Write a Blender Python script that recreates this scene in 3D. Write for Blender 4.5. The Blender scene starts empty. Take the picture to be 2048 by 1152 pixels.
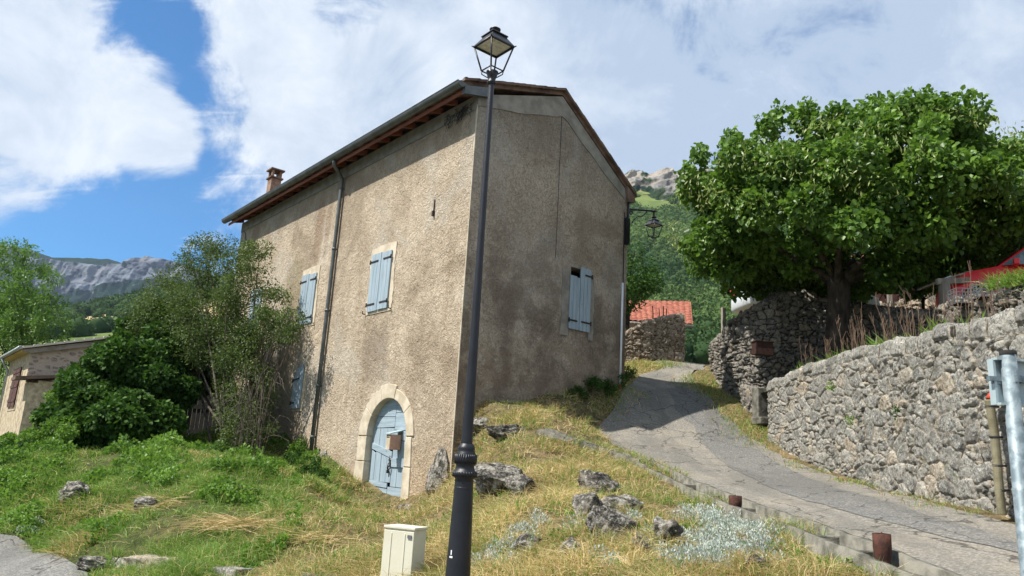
import bpy, math, random
import numpy as np
from mathutils import Vector, Matrix
R_ = math.radians
rng = np.random.default_rng(7); random.seed(7)
SC = bpy.context.scene; COL = SC.collection

# ------------------------------------------------------------------ camera
FPX = 1500.0; PITCH = R_(13.3); ROLL = R_(3.3); CAMH = 1.6
cF = np.array([0, math.cos(PITCH), math.sin(PITCH)]); cU0 = np.array([0, -math.sin(PITCH), math.cos(PITCH)]); cR0 = np.array([1., 0, 0])
cR = math.cos(ROLL)*cR0 + math.sin(ROLL)*cU0; cU = -math.sin(ROLL)*cR0 + math.cos(ROLL)*cU0
cC = np.array([0, 0, CAMH])
cam = bpy.data.cameras.new('camera'); cam.sensor_width = 36; cam.lens = 36*FPX/2048; cam.clip_start = 0.1; cam.clip_end = 20000
co = bpy.data.objects.new('camera', cam); COL.objects.link(co)
co.matrix_world = Matrix(((cR[0], cU[0], -cF[0], 0), (cR[1], cU[1], -cF[1], 0), (cR[2], cU[2], -cF[2], CAMH), (0, 0, 0, 1)))
SC.camera = co
SC.view_settings.view_transform = 'Standard'; SC.view_settings.look = 'None'
SC.view_settings.exposure = 0.8; SC.view_settings.gamma = 1
def ray(x, y): return cF*FPX + cR*(x-1024) + cU*(576-y)
def at(x, y, Y):
    d = ray(x, y); return cC + d*(Y/d[1])
def pdir(x, y):
    d = ray(x, y); return d/np.linalg.norm(d)

# ------------------------------------------------------------------ node helper
def nn(nt, typ, ins=None, **props):
    n = nt.nodes.new(typ)
    for k, v in props.items(): setattr(n, k, v)
    for k, v in (ins or {}).items():
        s = n.inputs[k]
        if isinstance(v, bpy.types.NodeSocket): nt.links.new(v, s)
        elif isinstance(v, (tuple, list)) and s.type == 'RGBA' and len(v) == 3: s.default_value = (*v, 1)
        else: s.default_value = v
    return n
def mth(nt, op, a, b=0.0, c=None, clamp=False):
    d = {0: a, 1: b}
    if c is not None: d[2] = c
    return nn(nt, 'ShaderNodeMath', d, operation=op, use_clamp=clamp).outputs[0]
def sstep(nt, v, a, b):
    return nn(nt, 'ShaderNodeMapRange', {0: v, 1: a, 2: b, 3: 0.0, 4: 1.0}, interpolation_type='SMOOTHSTEP').outputs[0]
def mixc(nt, f, a, b, mode='MIX'):
    n = nn(nt, 'ShaderNodeMix', data_type='RGBA', blend_type=mode)
    for i, v in ((0, f), (6, a), (7, b)):
        if isinstance(v, bpy.types.NodeSocket): nt.links.new(v, n.inputs[i])
        elif i == 0: n.inputs[0].default_value = v
        else: n.inputs[i].default_value = (*v, 1) if len(v) == 3 else v
    return n.outputs[2]

# ------------------------------------------------------------------ world: nishita sky and clouds
SUN_EL = R_(55.5); SUN_AZ = R_(180+20)      # angle of the direction to the sun, measured from +x
sdir = Vector((math.cos(SUN_EL)*math.cos(SUN_AZ), math.cos(SUN_EL)*math.sin(SUN_AZ), math.sin(SUN_EL)))
w = bpy.data.worlds.new('World'); SC.world = w; w.use_nodes = True; nt = w.node_tree; nt.nodes.clear()
sky = nn(nt, 'ShaderNodeTexSky', sky_type='NISHITA', sun_disc=False, sun_elevation=SUN_EL, sun_rotation=math.atan2(sdir.x, sdir.y) % (2*math.pi))
sky.altitude = 600; sky.air_density = 1.0; sky.dust_density = 0.6; sky.ozone_density = 2.5
skyc = mixc(nt, 1.0, sky.outputs[0], (0.032, 0.070, 0.094), 'MULTIPLY')
tc = nn(nt, 'ShaderNodeTexCoord'); D = nn(nt, 'ShaderNodeVectorMath', {0: tc.outputs['Generated']}, operation='NORMALIZE').outputs[0]
sx = nn(nt, 'ShaderNodeSeparateXYZ', {0: D})
den = mth(nt, 'ADD', mth(nt, 'MAXIMUM', sx.outputs[2], 0.0), 0.28)
uv = nn(nt, 'ShaderNodeCombineXYZ', {0: mth(nt, 'DIVIDE', sx.outputs[0], den), 1: mth(nt, 'DIVIDE', sx.outputs[1], den), 2: 0.0}).outputs[0]
n1 = nn(nt, 'ShaderNodeTexNoise', {'Vector': uv, 'Scale': 2.4, 'Detail': 9.0, 'Roughness': 0.56, 'Distortion': 0.25}).outputs[0]
n2 = nn(nt, 'ShaderNodeTexNoise', {'Vector': D, 'Scale': 3.2, 'Detail': 7.0, 'Roughness': 0.5}).outputs[0]
n3 = nn(nt, 'ShaderNodeTexNoise', {'Vector': D, 'Scale': 7.0, 'Detail': 10.0, 'Roughness': 0.66, 'Distortion': .5}).outputs[0]
def blob(px, py, r0, r1):
    d = pdir(px, py)
    dt = nn(nt, 'ShaderNodeVectorMath', {0: D, 1: tuple(d)}, operation='DOT_PRODUCT').outputs['Value']
    return sstep(nt, dt, math.cos(math.atan(r1/FPX)), math.cos(math.atan(r0/FPX)))
def msum(lst):
    s = lst[0]
    for a in lst[1:]: s = mth(nt, 'MAXIMUM', s, a)
    return s
hole = msum([blob(300, 70, 10, 150), blob(430, 200, 10, 110), blob(470, 350, 10, 120), blob(330, 430, 30, 170), blob(150, 445, 40, 160), blob(0, 440, 30, 190), blob(-120, 420, 30, 200), blob(250, 480, 30, 120), blob(700, 0, 0, 120)])
cum = msum([blob(60, 40, 60, 170), blob(110, 200, 60, 190), blob(240, 170, 20, 120), blob(305, 265, 20, 110), blob(-60, 250, 60, 230), blob(30, 330, 20, 120), blob(640, 250, 20, 260), blob(800, 120, 50, 300), blob(1100, 300, 100, 400), mth(nt, 'MULTIPLY', blob(1750, 60, 250, 900), .28)])
cum = mth(nt, 'MULTIPLY', cum, 1.25)
pert = mth(nt, 'MULTIPLY', mth(nt, 'SUBTRACT', n3, 0.5), 3.6)
base = mth(nt, 'ADD', mth(nt, 'MULTIPLY', mth(nt, 'SUBTRACT', n1, 0.5), 2.2), 0.72)
cov = mth(nt, 'ADD', mth(nt, 'SUBTRACT', mth(nt, 'ADD', base, cum), mth(nt, 'MULTIPLY', hole, 1.25)), pert)
wisp = noise_w = nn(nt, 'ShaderNodeTexNoise', {'Vector': nn(nt, 'ShaderNodeMapping', {0: uv, 2: (0, 0, .5), 3: (1.2, 5.5, 1)}).outputs[0], 'Scale': 2.0, 'Detail': 8.0, 'Roughness': 0.6, 'Distortion': .6}).outputs[0]
cov = mth(nt, 'ADD', cov, mth(nt, 'MULTIPLY', sstep(nt, wisp, .48, .74), .6))
covm = sstep(nt, cov, -0.12, 1.0)
lum = mth(nt, 'ADD', mth(nt, 'MULTIPLY', mth(nt, 'ADD', mth(nt, 'SUBTRACT', n2, 0.5), mth(nt, 'MULTIPLY', mth(nt, 'SUBTRACT', n3, 0.5), .95)), 2.6), mth(nt, 'ADD', mth(nt, 'MULTIPLY', mth(nt, 'SUBTRACT', n1, 0.5), 1.4), 0.38))
lum = mth(nt, 'ADD', lum, mth(nt, 'MULTIPLY', msum([blob(120, 190, 80, 330), blob(620, 290, 60, 260), blob(1000, 230, 30, 250), blob(560, 110, 20, 250)]), 0.22))
lum = mth(nt, 'SUBTRACT', lum, mth(nt, 'MULTIPLY', msum([blob(60, 320, 10, 150), blob(1240, 200, 30, 330), blob(1900, 120, 100, 500), blob(760, 180, 10, 130)]), 0.30))
lumc = nn(nt, 'ShaderNodeMath', {0: lum, 1: 0.0}, operation='ADD', use_clamp=True).outputs[0]
cloudc = mixc(nt, lumc, (0.30, 0.365, 0.46), (0.54, 0.575, 0.62))
fin = mixc(nt, covm, skyc, cloudc)
bg = nn(nt, 'ShaderNodeBackground', {0: fin, 1: 1.0}); nn(nt, 'ShaderNodeOutputWorld', {0: bg.outputs[0]})
# the sun
sl = bpy.data.lights.new('sun', 'SUN'); sl.energy = 4.6; sl.angle = R_(0.55); sl.color = (1.0, 0.945, 0.86)
so = bpy.data.objects.new('sun', sl); COL.objects.link(so); so.rotation_euler = (-sdir).to_track_quat('-Z', 'Y').to_euler(); so.location = (-8, -6, 25)

# ------------------------------------------------------------------ numpy noise
def _h(ix, iy, iz, seed=0):
    n = (ix.astype(np.int64)*374761393 + iy.astype(np.int64)*668265263 + iz.astype(np.int64)*2147483647 + seed*144665) & 0xffffffff
    n = ((n ^ (n >> 13))*1274126177) & 0xffffffff
    n = ((n ^ (n >> 16))*2246822519) & 0xffffffff
    n = (n ^ (n >> 15)) & 0xffffffff
    return n/4294967295.0
def vnoise(p, seed=0):
    p = np.asarray(p, float); i = np.floor(p); f = p-i; f = f*f*(3-2*f); o = 0
    for dx in (0, 1):
        wx = f[..., 0] if dx else 1-f[..., 0]
        for dy in (0, 1):
            wy = f[..., 1] if dy else 1-f[..., 1]
            for dz in (0, 1):
                wz = f[..., 2] if dz else 1-f[..., 2]
                o = o + wx*wy*wz*_h(i[..., 0]+dx, i[..., 1]+dy, i[..., 2]+dz, seed)
    return o*2-1
def fbm(p, oct=4, seed=0, g=.5):
    s = 0; a = 1.0; t = 0
    for k in range(oct):
        s = s + a*vnoise(np.asarray(p)*(2**k)+k*17.3, seed+k); t += a; a *= g
    return s/t
def voro(u, v, seed=0):
    iu = np.floor(u); iv = np.floor(v); F1 = np.full(u.shape, 9.); F2 = np.full(u.shape, 9.); ida = np.zeros(u.shape); idb = np.zeros(u.shape); cu = np.zeros(u.shape); cv = np.zeros(u.shape)
    for a in (-1, 0, 1):
        for b in (-1, 0, 1):
            cx = iu+a; cy = iv+b
            px = cx+.5+.46*(2*_h(cx, cy, cx*0, seed)-1); py = cy+.5+.42*(2*_h(cx, cy, cx*0+5, seed)-1)
            d = np.hypot(u-px, v-py); r = _h(cx, cy, cx*0+9, seed); r2 = _h(cx, cy, cx*0+13, seed)
            c = d < F1
            F2 = np.where(c, F1, np.minimum(F2, d)); ida = np.where(c, r, ida); idb = np.where(c, r2, idb); cu = np.where(c, u-px, cu); cv = np.where(c, v-py, cv); F1 = np.where(c, d, F1)
    return F1, F2, ida, idb, cu, cv
def smooth(x, a, b):
    t = np.clip((x-a)/(b-a), 0, 1); return t*t*(3-2*t)

# ------------------------------------------------------------------ mesh building
def link(name, me, parent=None, mats=(), smooth_=False):
    o = bpy.data.objects.new(name, me); COL.objects.link(o)
    for m in mats: me.materials.append(m)
    if smooth_: me.polygons.foreach_set('use_smooth', np.ones(len(me.polygons), bool))
    if parent is not None: o.parent = parent
    return o
def npmesh(name, V, Fs, mats, parent=None, attrs=None, smooth_=False, mi=None, origin=None):
    """Fs: list of int arrays (n,k)"""
    V = np.asarray(V, np.float32)
    if origin is not None: V = V-np.asarray(origin, np.float32)
    me = bpy.data.meshes.new(name); me.vertices.add(len(V)); me.vertices.foreach_set('co', V.ravel())
    if not isinstance(Fs, list): Fs = [Fs]
    Fs = [np.asarray(f, np.int32) for f in Fs if len(f)]
    nl = sum(f.size for f in Fs); nf = sum(len(f) for f in Fs)
    me.loops.add(nl); me.polygons.add(nf)
    me.loops.foreach_set('vertex_index', np.concatenate([f.ravel() for f in Fs]))
    tot = np.concatenate([np.full(len(f), f.shape[1], np.int32) for f in Fs]); st = np.concatenate([[0], np.cumsum(tot)[:-1]]).astype(np.int32)
    me.polygons.foreach_set('loop_start', st); me.polygons.foreach_set('loop_total', tot)
    if mi is not None: me.polygons.foreach_set('material_index', np.asarray(mi, np.int32))
    for k, a in (attrs or {}).items():
        at_ = me.attributes.new(k, 'FLOAT', 'POINT'); at_.data.foreach_set('value', np.asarray(a, np.float32))
    me.update(calc_edges=True); me.validate()
    return link(name, me, parent, mats, smooth_)
class MB:
    def __init__(s): s.v = []; s.f = []; s.m = []; s.sm = []
    def add(s, V, F, m=0, sm=False):
        o = len(s.v); s.v += [tuple(map(float, p)) for p in V]
        for f in F: s.f.append([i+o for i in f]); s.m.append(m); s.sm.append(sm)
        return s
    def box(s, c, d, rot=None, m=0, taper=1.0):
        c = np.array(c, float); d = np.array(d, float)/2; V = []
        for z in (-1, 1):
            t = taper if z > 0 else 1
            for x, y in ((-1, -1), (1, -1), (1, 1), (-1, 1)): V.append([x*d[0]*t, y*d[1]*t, z*d[2]])
        V = np.array(V)
        if rot is not None: V = V@np.array(rot).T
        return s.add(V+c, [(3, 2, 1, 0), (4, 5, 6, 7), (0, 1, 5, 4), (1, 2, 6, 5), (2, 3, 7, 6), (3, 0, 4, 7)], m)
    def b2(s, a, b, m=0):
        a = np.array(a, float); b = np.array(b, float); return s.box((a+b)/2, abs(b-a), None, m)
    def tube(s, pts, r, n=8, m=0, cap=True, sm=True):
        pts = [np.array(p, float) for p in pts]; k = len(pts)
        r = [r]*k if np.isscalar(r) else list(r)
        V = []; prev = None
        for i in range(k):
            t = pts[min(i+1, k-1)]-pts[max(i-1, 0)]; t = t/(np.linalg.norm(t)+1e-9)
            if prev is None:
                a = np.array([0, 0, 1.]) if abs(t[2]) < .9 else np.array([1., 0, 0])
            else: a = prev
            x = a-t*(a@t); x /= np.linalg.norm(x)+1e-9; y = np.cross(t, x); prev = x
            for j in range(n):
                an = 2*math.pi*j/n; V.append(pts[i]+r[i]*(math.cos(an)*x+math.sin(an)*y))
        F = [(i*n+j, i*n+(j+1) % n, (i+1)*n+(j+1) % n, (i+1)*n+j) for i in range(k-1) for j in range(n)]
        s.add(V, F, m, sm)
        if cap: s.add(V[:n], [tuple(range(n))[::-1]], m); s.add(V[-n:], [tuple(range(n))], m)
        return s
    def lathe(s, prof, c=(0, 0, 0), n=24, m=0, sm=True):
        V = [(c[0]+r*math.cos(2*math.pi*j/n), c[1]+r*math.sin(2*math.pi*j/n), c[2]+z) for r, z in prof for j in range(n)]
        F = [(i*n+j, i*n+(j+1) % n, (i+1)*n+(j+1) % n, (i+1)*n+j) for i in range(len(prof)-1) for j in range(n)]
        return s.add(V, F, m, sm)
    def prism(s, poly, a0, a1, axis=1, m=0):
        """poly of 2d points, extruded along axis from a0 to a1"""
        def mk(p, a):
            if axis == 1: return (p[0], a, p[1])
            if axis == 0: return (a, p[0], p[1])
            return (p[0], p[1], a)
        n = len(poly); V = [mk(p, a0) for p in poly]+[mk(p, a1) for p in poly]
        return s.add(V, [tuple(range(n)), tuple(range(n, 2*n))[::-1]]+[(i, i+n, (i+1) % n+n, (i+1) % n) for i in range(n)], m)
    def build(s, name, mats, parent=None, origin=None, fix=True, bevel=0):
        if not isinstance(mats, (list, tuple)): mats = [mats]
        V = np.array(s.v)
        if origin is not None: V = V-np.array(origin)
        me = bpy.data.meshes.new(name); me.from_pydata([tuple(p) for p in V], [], s.f)
        me.polygons.foreach_set('material_index', s.m); me.polygons.foreach_set('use_smooth', s.sm)
        if fix:
            import bmesh
            bm = bmesh.new(); bm.from_mesh(me); bmesh.ops.remove_doubles(bm, verts=bm.verts, dist=1e-5); bmesh.ops.recalc_face_normals(bm, faces=bm.faces); bm.to_mesh(me); bm.free()
        me.update(); o = link(name, me, parent, mats)
        if bevel:
            b = o.modifiers.new('bevel', 'BEVEL'); b.width = bevel; b.segments = 2; b.limit_method = 'ANGLE'; b.angle_limit = R_(40)
        return o
def tag(o, label=None, cat=None, group=None, kind=None):
    if label: o['label'] = label
    if cat: o['category'] = cat
    if group: o['group'] = group
    if kind: o['kind'] = kind
    return o
def empty(name, loc=(0, 0, 0), rz=0.0):
    o = bpy.data.objects.new(name, None); COL.objects.link(o); o.location = tuple(float(a) for a in loc); o.rotation_euler = (0, 0, rz); o.empty_display_size = .3
    return o
def rotz(a): return np.array([[math.cos(a), -math.sin(a), 0], [math.sin(a), math.cos(a), 0], [0, 0, 1]])
def roty(a): return np.array([[math.cos(a), 0, math.sin(a)], [0, 1, 0], [-math.sin(a), 0, math.cos(a)]])
def rotx(a): return np.array([[1, 0, 0], [0, math.cos(a), -math.sin(a)], [0, math.sin(a), math.cos(a)]])

# ------------------------------------------------------------------ materials
def mat(name, rough=.8, spec=.3, metal=0.):
    m = bpy.data.materials.new(name); m.use_nodes = True; nt = m.node_tree
    p = nt.nodes['Principled BSDF']; p.inputs['Roughness'].default_value = rough; p.inputs['Specular IOR Level'].default_value = spec; p.inputs['Metallic'].default_value = metal
    return m, nt, p
def ocoord(nt, scale=(1, 1, 1), world=False):
    t = nn(nt, 'ShaderNodeNewGeometry').outputs['Position'] if world else nn(nt, 'ShaderNodeTexCoord').outputs['Object']
    return nn(nt, 'ShaderNodeMapping', {0: t, 3: scale}).outputs[0]
def noise(nt, vec, sc, det=5., ro=.55, dist=0.): return nn(nt, 'ShaderNodeTexNoise', {'Vector': vec, 'Scale': sc, 'Detail': det, 'Roughness': ro, 'Distortion': dist}).outputs[0]
def bump(nt, p, h, dist=.01, st=1.):
    b = nn(nt, 'ShaderNodeBump', {'Height': h, 'Distance': dist, 'Strength': st}); nt.links.new(b.outputs[0], p.inputs['Normal']); return b
def simple(name, c1, c2, sc=8., rough=.7, bd=.004, bsc=60., spec=.3, metal=0., stretch=(1, 1, 1), lo=.35, hi=.65):
    m, nt, p = mat(name, rough, spec, metal); v = ocoord(nt, stretch)
    n = noise(nt, v, sc); nt.links.new(mixc(nt, sstep(nt, n, lo, hi), c1, c2), p.inputs['Base Color'])
    if bd: bump(nt, p, noise(nt, v, bsc), bd)
    return m
M = {}
def roughcast(name, c_light, c_dark, gable=False):
    m, nt, p = mat(name, .95, .1); v = ocoord(nt)
    big = noise(nt, v, .7, 7, .68); fine = noise(nt, ocoord(nt, (1, 1, .8)), 17, 4, .65, 1.4); mid = noise(nt, v, 3.5, 4, .6)
    c = mixc(nt, sstep(nt, big, .3, .72), c_dark, c_light)
    c = mixc(nt, mth(nt, 'MULTIPLY', sstep(nt, fine, .50, .37), .50), c, (c_dark[0]*.45, c_dark[1]*.43, c_dark[2]*.4))
    c = mixc(nt, mth(nt, 'MULTIPLY', sstep(nt, fine, .50, .66), .35), c, (.74, .66, .53))
    streak = noise(nt, ocoord(nt, (1.6, 1.6, .09)), 1.6, 5, .6)
    c = mixc(nt, mth(nt, 'MULTIPLY', sstep(nt, streak, .52, .72), .32), c, (c_dark[0]*.72, c_dark[1]*.66, c_dark[2]*.60))
    sx = nn(nt, 'ShaderNodeSeparateXYZ', {0: ocoord(nt)})
    # dirt under the eaves and damp ochre foot
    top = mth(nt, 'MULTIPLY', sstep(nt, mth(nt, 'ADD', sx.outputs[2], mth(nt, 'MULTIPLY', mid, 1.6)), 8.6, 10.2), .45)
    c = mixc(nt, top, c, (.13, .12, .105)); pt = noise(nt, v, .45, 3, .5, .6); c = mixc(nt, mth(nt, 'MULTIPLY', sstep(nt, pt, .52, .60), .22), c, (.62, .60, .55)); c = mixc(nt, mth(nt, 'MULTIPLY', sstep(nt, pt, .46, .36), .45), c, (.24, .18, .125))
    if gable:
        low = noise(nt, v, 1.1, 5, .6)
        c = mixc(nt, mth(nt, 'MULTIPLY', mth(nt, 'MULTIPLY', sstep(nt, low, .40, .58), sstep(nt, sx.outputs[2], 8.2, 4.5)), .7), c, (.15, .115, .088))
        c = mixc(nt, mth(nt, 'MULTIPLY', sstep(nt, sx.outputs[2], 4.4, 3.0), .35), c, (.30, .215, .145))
    else:
        c = mixc(nt, mth(nt, 'MULTIPLY', sstep(nt, mth(nt, 'ADD', sx.outputs[2], mth(nt, 'MULTIPLY', mid, 1.2)), 3.0, 1.2), .5), c, (.45, .31, .17))
        # brown runs left of the downpipe and grime below the tall window
        def patch(y0, z0, ry, rz, k, col, c):
            a = mth(nt, 'POWER', mth(nt, 'DIVIDE', mth(nt, 'SUBTRACT', sx.outputs[1], y0), ry), 2.0); b = mth(nt, 'POWER', mth(nt, 'DIVIDE', mth(nt, 'SUBTRACT', sx.outputs[2], z0), rz), 2.0)
            d = mth(nt, 'ADD', mth(nt, 'ADD', a, b), mth(nt, 'MULTIPLY', mth(nt, 'SUBTRACT', mid, .5), 1.6))
            return mixc(nt, mth(nt, 'MULTIPLY', sstep(nt, d, 1.1, .2), k), c, col)
        c = patch(7.3, 7.9, .35, 1.3, .5, (.24, .15, .10), c); c = patch(6.75, 7.9, .2, 1.2, .4, (.24, .15, .10), c)
        c = patch(3.4, 4.0, .8, .9, .45, (.20, .16, .125), c); c = patch(8.6, 6.3, .7, 1.3, .5, (.22, .19, .10), c); c = patch(7.9, 2.6, 1.0, 1.6, .45, (.18, .145, .10), c)
        c = patch(9.6, 2.5, 1.4, 3.2, .55, (.14, .12, .09), c)
    nt.links.new(c, p.inputs['Base Color'])
    h = mth(nt, 'ADD', noise(nt, ocoord(nt, (1, 1, .8)), 17, 4, .65, 1.4), mth(nt, 'MULTIPLY', mid, 1.0))
    bump(nt, p, h, .075, 1.0)
    return m
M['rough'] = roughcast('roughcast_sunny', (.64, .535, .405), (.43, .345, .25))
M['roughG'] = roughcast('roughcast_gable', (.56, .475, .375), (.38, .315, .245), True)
M['cement'] = simple('cement', (.19, .175, .15), (.29, .27, .235), 3, .9, .006, 40)
M['cornice'] = simple('cornice', (.16, .15, .135), (.22, .21, .19), 4, .9, .006, 40)
M['lime'] = simple('limestone_trim', (.44, .375, .275), (.60, .53, .415), 3.2, .9, .006, 30)
M['zinc'] = simple('zinc', (.085, .095, .095), (.13, .14, .14), 3, .45, 0.0, 30, .5, .4)
M['zincpale'] = simple('zinc_pale', (.30, .33, .34), (.42, .45, .46), 6, .45, 0, 30, .5, .5)
M['redwood'] = simple('red_wood', (.15, .05, .03), (.23, .085, .05), 6, .7, .003, 40, stretch=(1, .2, 1))
M['tile'] = simple('roof_tile', (.095, .06, .048), (.20, .135, .105), 3.5, .9, .006, 40)
M['tilered'] = simple('red_tile', (.17, .048, .03), (.36, .13, .08), 5.0, .85, .006, 20)
M['brick'] = simple('chimney_brick', (.20, .115, .08), (.30, .21, .155), 5, .9, .006, 30)
M['black'] = simple('black_iron', (.005, .006, .009), (.010, .011, .016), 9, .42, .0015, 160, .5)
M['blackmatt'] = simple('weathered_iron', (.02, .018, .018), (.05, .035, .03), 9, .7, .002, 80)
M['rust'] = simple('rust', (.035, .016, .012), (.09, .036, .024), 14, .85, .004, 90)
M['rustd'] = simple('dark_rust', (.028, .013, .010), (.055, .024, .017), 14, .85, .004, 90)
M['galv'] = simple('galvanised', (.13, .17, .19), (.23, .28, .305), 26, .55, .0008, 60, .4, .3, lo=.4, hi=.6)
M['signback'] = simple('sign_back', (.33, .42, .44), (.42, .50, .52), 5, .5, 0, 60, .5, .2)
M['cream'] = simple('cream_polyester', (.60, .58, .46), (.64, .62, .51), 3, .55, .0008, 200)
M['white'] = simple('white_plastic', (.72, .74, .76), (.80, .81, .82), 3, .45, 0)
M['pinkmetal'] = simple('faded_tan_metal', (.42, .24, .17), (.50, .31, .22), 8, .55, 0)
M['cabl'] = simple('cable', (.02, .02, .02), (.04, .04, .04), 8, .7, 0)
M['bark'] = simple('bark', (.03, .024, .019), (.075, .062, .05), 10, .95, .02, 22, stretch=(1, 1, .3))
M['twig'] = simple('twigs', (.07, .055, .04), (.13, .11, .09), 10, .9, 0)
M['greywood'] = simple('grey_wood', (.17, .15, .13), (.30, .27, .23), 9, .9, .006, 40, stretch=(1, 1, .15))
M['yellowwood'] = simple('yellow_wood', (.46, .33, .15), (.60, .45, .24), 5, .8, .004, 40)
M['brownwood'] = simple('brown_shutter_paint', (.075, .032, .026), (.12, .055, .045), 8, .6, .002, 40)
M['darkgap'] = simple('dark_interior', (.008, .008, .008), (.015, .013, .012), 3, .9, 0)
M['cream_render'] = simple('pale_render', (.33, .27, .19), (.56, .47, .33), 5, .95, .01, 30)
M['paleplaster'] = simple('pale_plaster', (.55, .50, .42), (.66, .61, .52), 2, .95, .01, 30)
M['conc'] = simple('old_concrete', (.07, .068, .055), (.21, .20, .165), 7, .95, .012, 35, lo=.3, hi=.7)
M['carwhite'] = simple('white_car_paint', (.62, .66, .70), (.66, .70, .74), 2, .25, 0, 60, .6)
M['carred'] = simple('red_car_paint', (.62, .012, .018), (.68, .02, .025), 2, .3, 0, 60, .5)
M['glass'] = simple('car_glass', (.10, .14, .15), (.16, .2, .21), 2, .08, 0, 60, .8)
M['rubber'] = simple('tyre_rubber', (.015, .015, .015), (.03, .03, .03), 8, .9, 0)
M['greyplastic'] = simple('grey_plastic_crate', (.10, .105, .115), (.15, .155, .165), 8, .6, 0)
M['corr'] = simple('corrugated_drain', (.20, .18, .11), (.29, .26, .17), 8, .7, 0)
M['redpl'] = simple('red_plastic', (.45, .05, .03), (.5, .08, .04), 8, .6, 0)
M['enamel'] = simple('lantern_reflector', (.50, .50, .42), (.62, .62, .54), 14, .5, 0)

def paintwood(name, axis):
    m, nt, p = mat(name, .8, .2)
    st = {'z': (14, 14, .9), 'y': (1, .9, 14)}[axis]
    v = ocoord(nt, st); n = noise(nt, v, 1.6, 6, .65); k = noise(nt, ocoord(nt, (6, 6, 3)), 1.8, 3, .5)
    c = mixc(nt, sstep(nt, n, .3, .7), (.235, .305, .355), (.35, .43, .49))
    c = mixc(nt, mth(nt, 'MULTIPLY', sstep(nt, n, .60, .74), .7), c, (.17, .165, .15))
    c = mixc(nt, mth(nt, 'MULTIPLY', sstep(nt, k, .70, .76), .7), c, (.12, .16, .20))
    nt.links.new(c, p.inputs['Base Color']); bump(nt, p, n, .004)
    return m
M['blue'] = paintwood('faded_blue_paint', 'z'); M['blueh'] = paintwood('faded_blue_paint_boards', 'y')

def stonemat(name, dark, mid_, light, joint, warm=(.36, .28, .19), lichen=.75, moss=0., bs=1., crev=1.):
    m, nt, p = mat(name, .95, .15); v = ocoord(nt, world=True)
    a = nn(nt, 'ShaderNodeAttribute', attribute_name='stone').outputs['Fac']; j = nn(nt, 'ShaderNodeAttribute', attribute_name='joint').outputs['Fac']
    c = mixc(nt, a, dark, light); c = mixc(nt, sstep(nt, noise(nt, v, 4.5, 6, .7), .35, .65), c, mid_)
    c = mixc(nt, mth(nt, 'MULTIPLY', sstep(nt, a, .84, .95), .55), c, warm)
    l = noise(nt, v, 34, 5, .75); lb = noise(nt, v, 2.0, 3, .6)
    c = mixc(nt, mth(nt, 'MULTIPLY', mth(nt, 'MULTIPLY', sstep(nt, l, .5, .62), sstep(nt, lb, .35, .6)), lichen), c, (.62, .62, .57))
    c = mixc(nt, mth(nt, 'MULTIPLY', sstep(nt, noise(nt, v, 21, 6, .8), .52, .60), .75), c, (dark[0]*.35, dark[1]*.35, dark[2]*.35))
    c = mixc(nt, mth(nt, 'MULTIPLY', sstep(nt, noise(nt, v, 7, 5, .7), .53, .63), .5), c, (dark[0]*.6, dark[1]*.6, dark[2]*.58)); c = mixc(nt, mth(nt, 'MULTIPLY', sstep(nt, j, .15, .5), .75), c, joint); c = mixc(nt, mth(nt, 'MULTIPLY', sstep(nt, j, .55, .92), mth(nt, 'ADD', .35*crev, mth(nt, 'MULTIPLY', sstep(nt, noise(nt, v, 3.5, 4, .7), .4, .55), .6*crev))), c, (.028, .026, .022))
    if moss: c = mixc(nt, mth(nt, 'MULTIPLY', sstep(nt, noise(nt, v, 3.1, 5, .7), .58, .68), moss), c, (.10, .12, .035))
    nt.links.new(c, p.inputs['Base Color'])
    bump(nt, p, mth(nt, 'ADD', noise(nt, v, 38, 6, .7), noise(nt, v, 11, 4, .6)), .03*bs, 1.)
    return m
M['stoneA'] = stonemat('retaining_stone', (.12, .118, .11), (.255, .245, .218), (.46, .435, .375), (.32, .28, .215), (.38, .29, .19), moss=.25, bs=.7)
M['stoneB'] = stonemat('dry_stone', (.13, .12, .11), (.24, .22, .19), (.36, .33, .28), (.05, .045, .04), lichen=.4, moss=.3)
M['stoneC'] = stonemat('warm_field_stone', (.26, .21, .16), (.37, .31, .24), (.46, .39, .31), (.20, .15, .10), lichen=.3, moss=.25)
M['stoneD'] = stonemat('house_fieldstone', (.20, .16, .14), (.33, .28, .235), (.42, .36, .31), (.50, .43, .34), lichen=.1, crev=0.)

def rockmat():
    m, nt, p = mat('lichen_rock', .95, .15); v = ocoord(nt, world=True)
    n = noise(nt, v, 7, 7, .7); c = mixc(nt, sstep(nt, n, .35, .65), (.06, .055, .05), (.34, .31, .26))
    c = mixc(nt, mth(nt, 'MULTIPLY', sstep(nt, noise(nt, v, 19, 5, .75), .50, .60), .7), c, (.56, .55, .49))
    c = mixc(nt, mth(nt, 'MULTIPLY', sstep(nt, noise(nt, v, 6, 5, .7), .50, .58), .8), c, (.025, .024, .022))
    nt.links.new(c, p.inputs['Base Color']); bump(nt, p, mth(nt, 'ADD', noise(nt, v, 30, 6, .7), noise(nt, v, 9, 5, .7)), .05)
    return m
M['rock'] = rockmat(); M['blackwood'] = simple('black_wood', (.010, .010, .009), (.022, .02, .017), 8, .8, 0)

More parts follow.
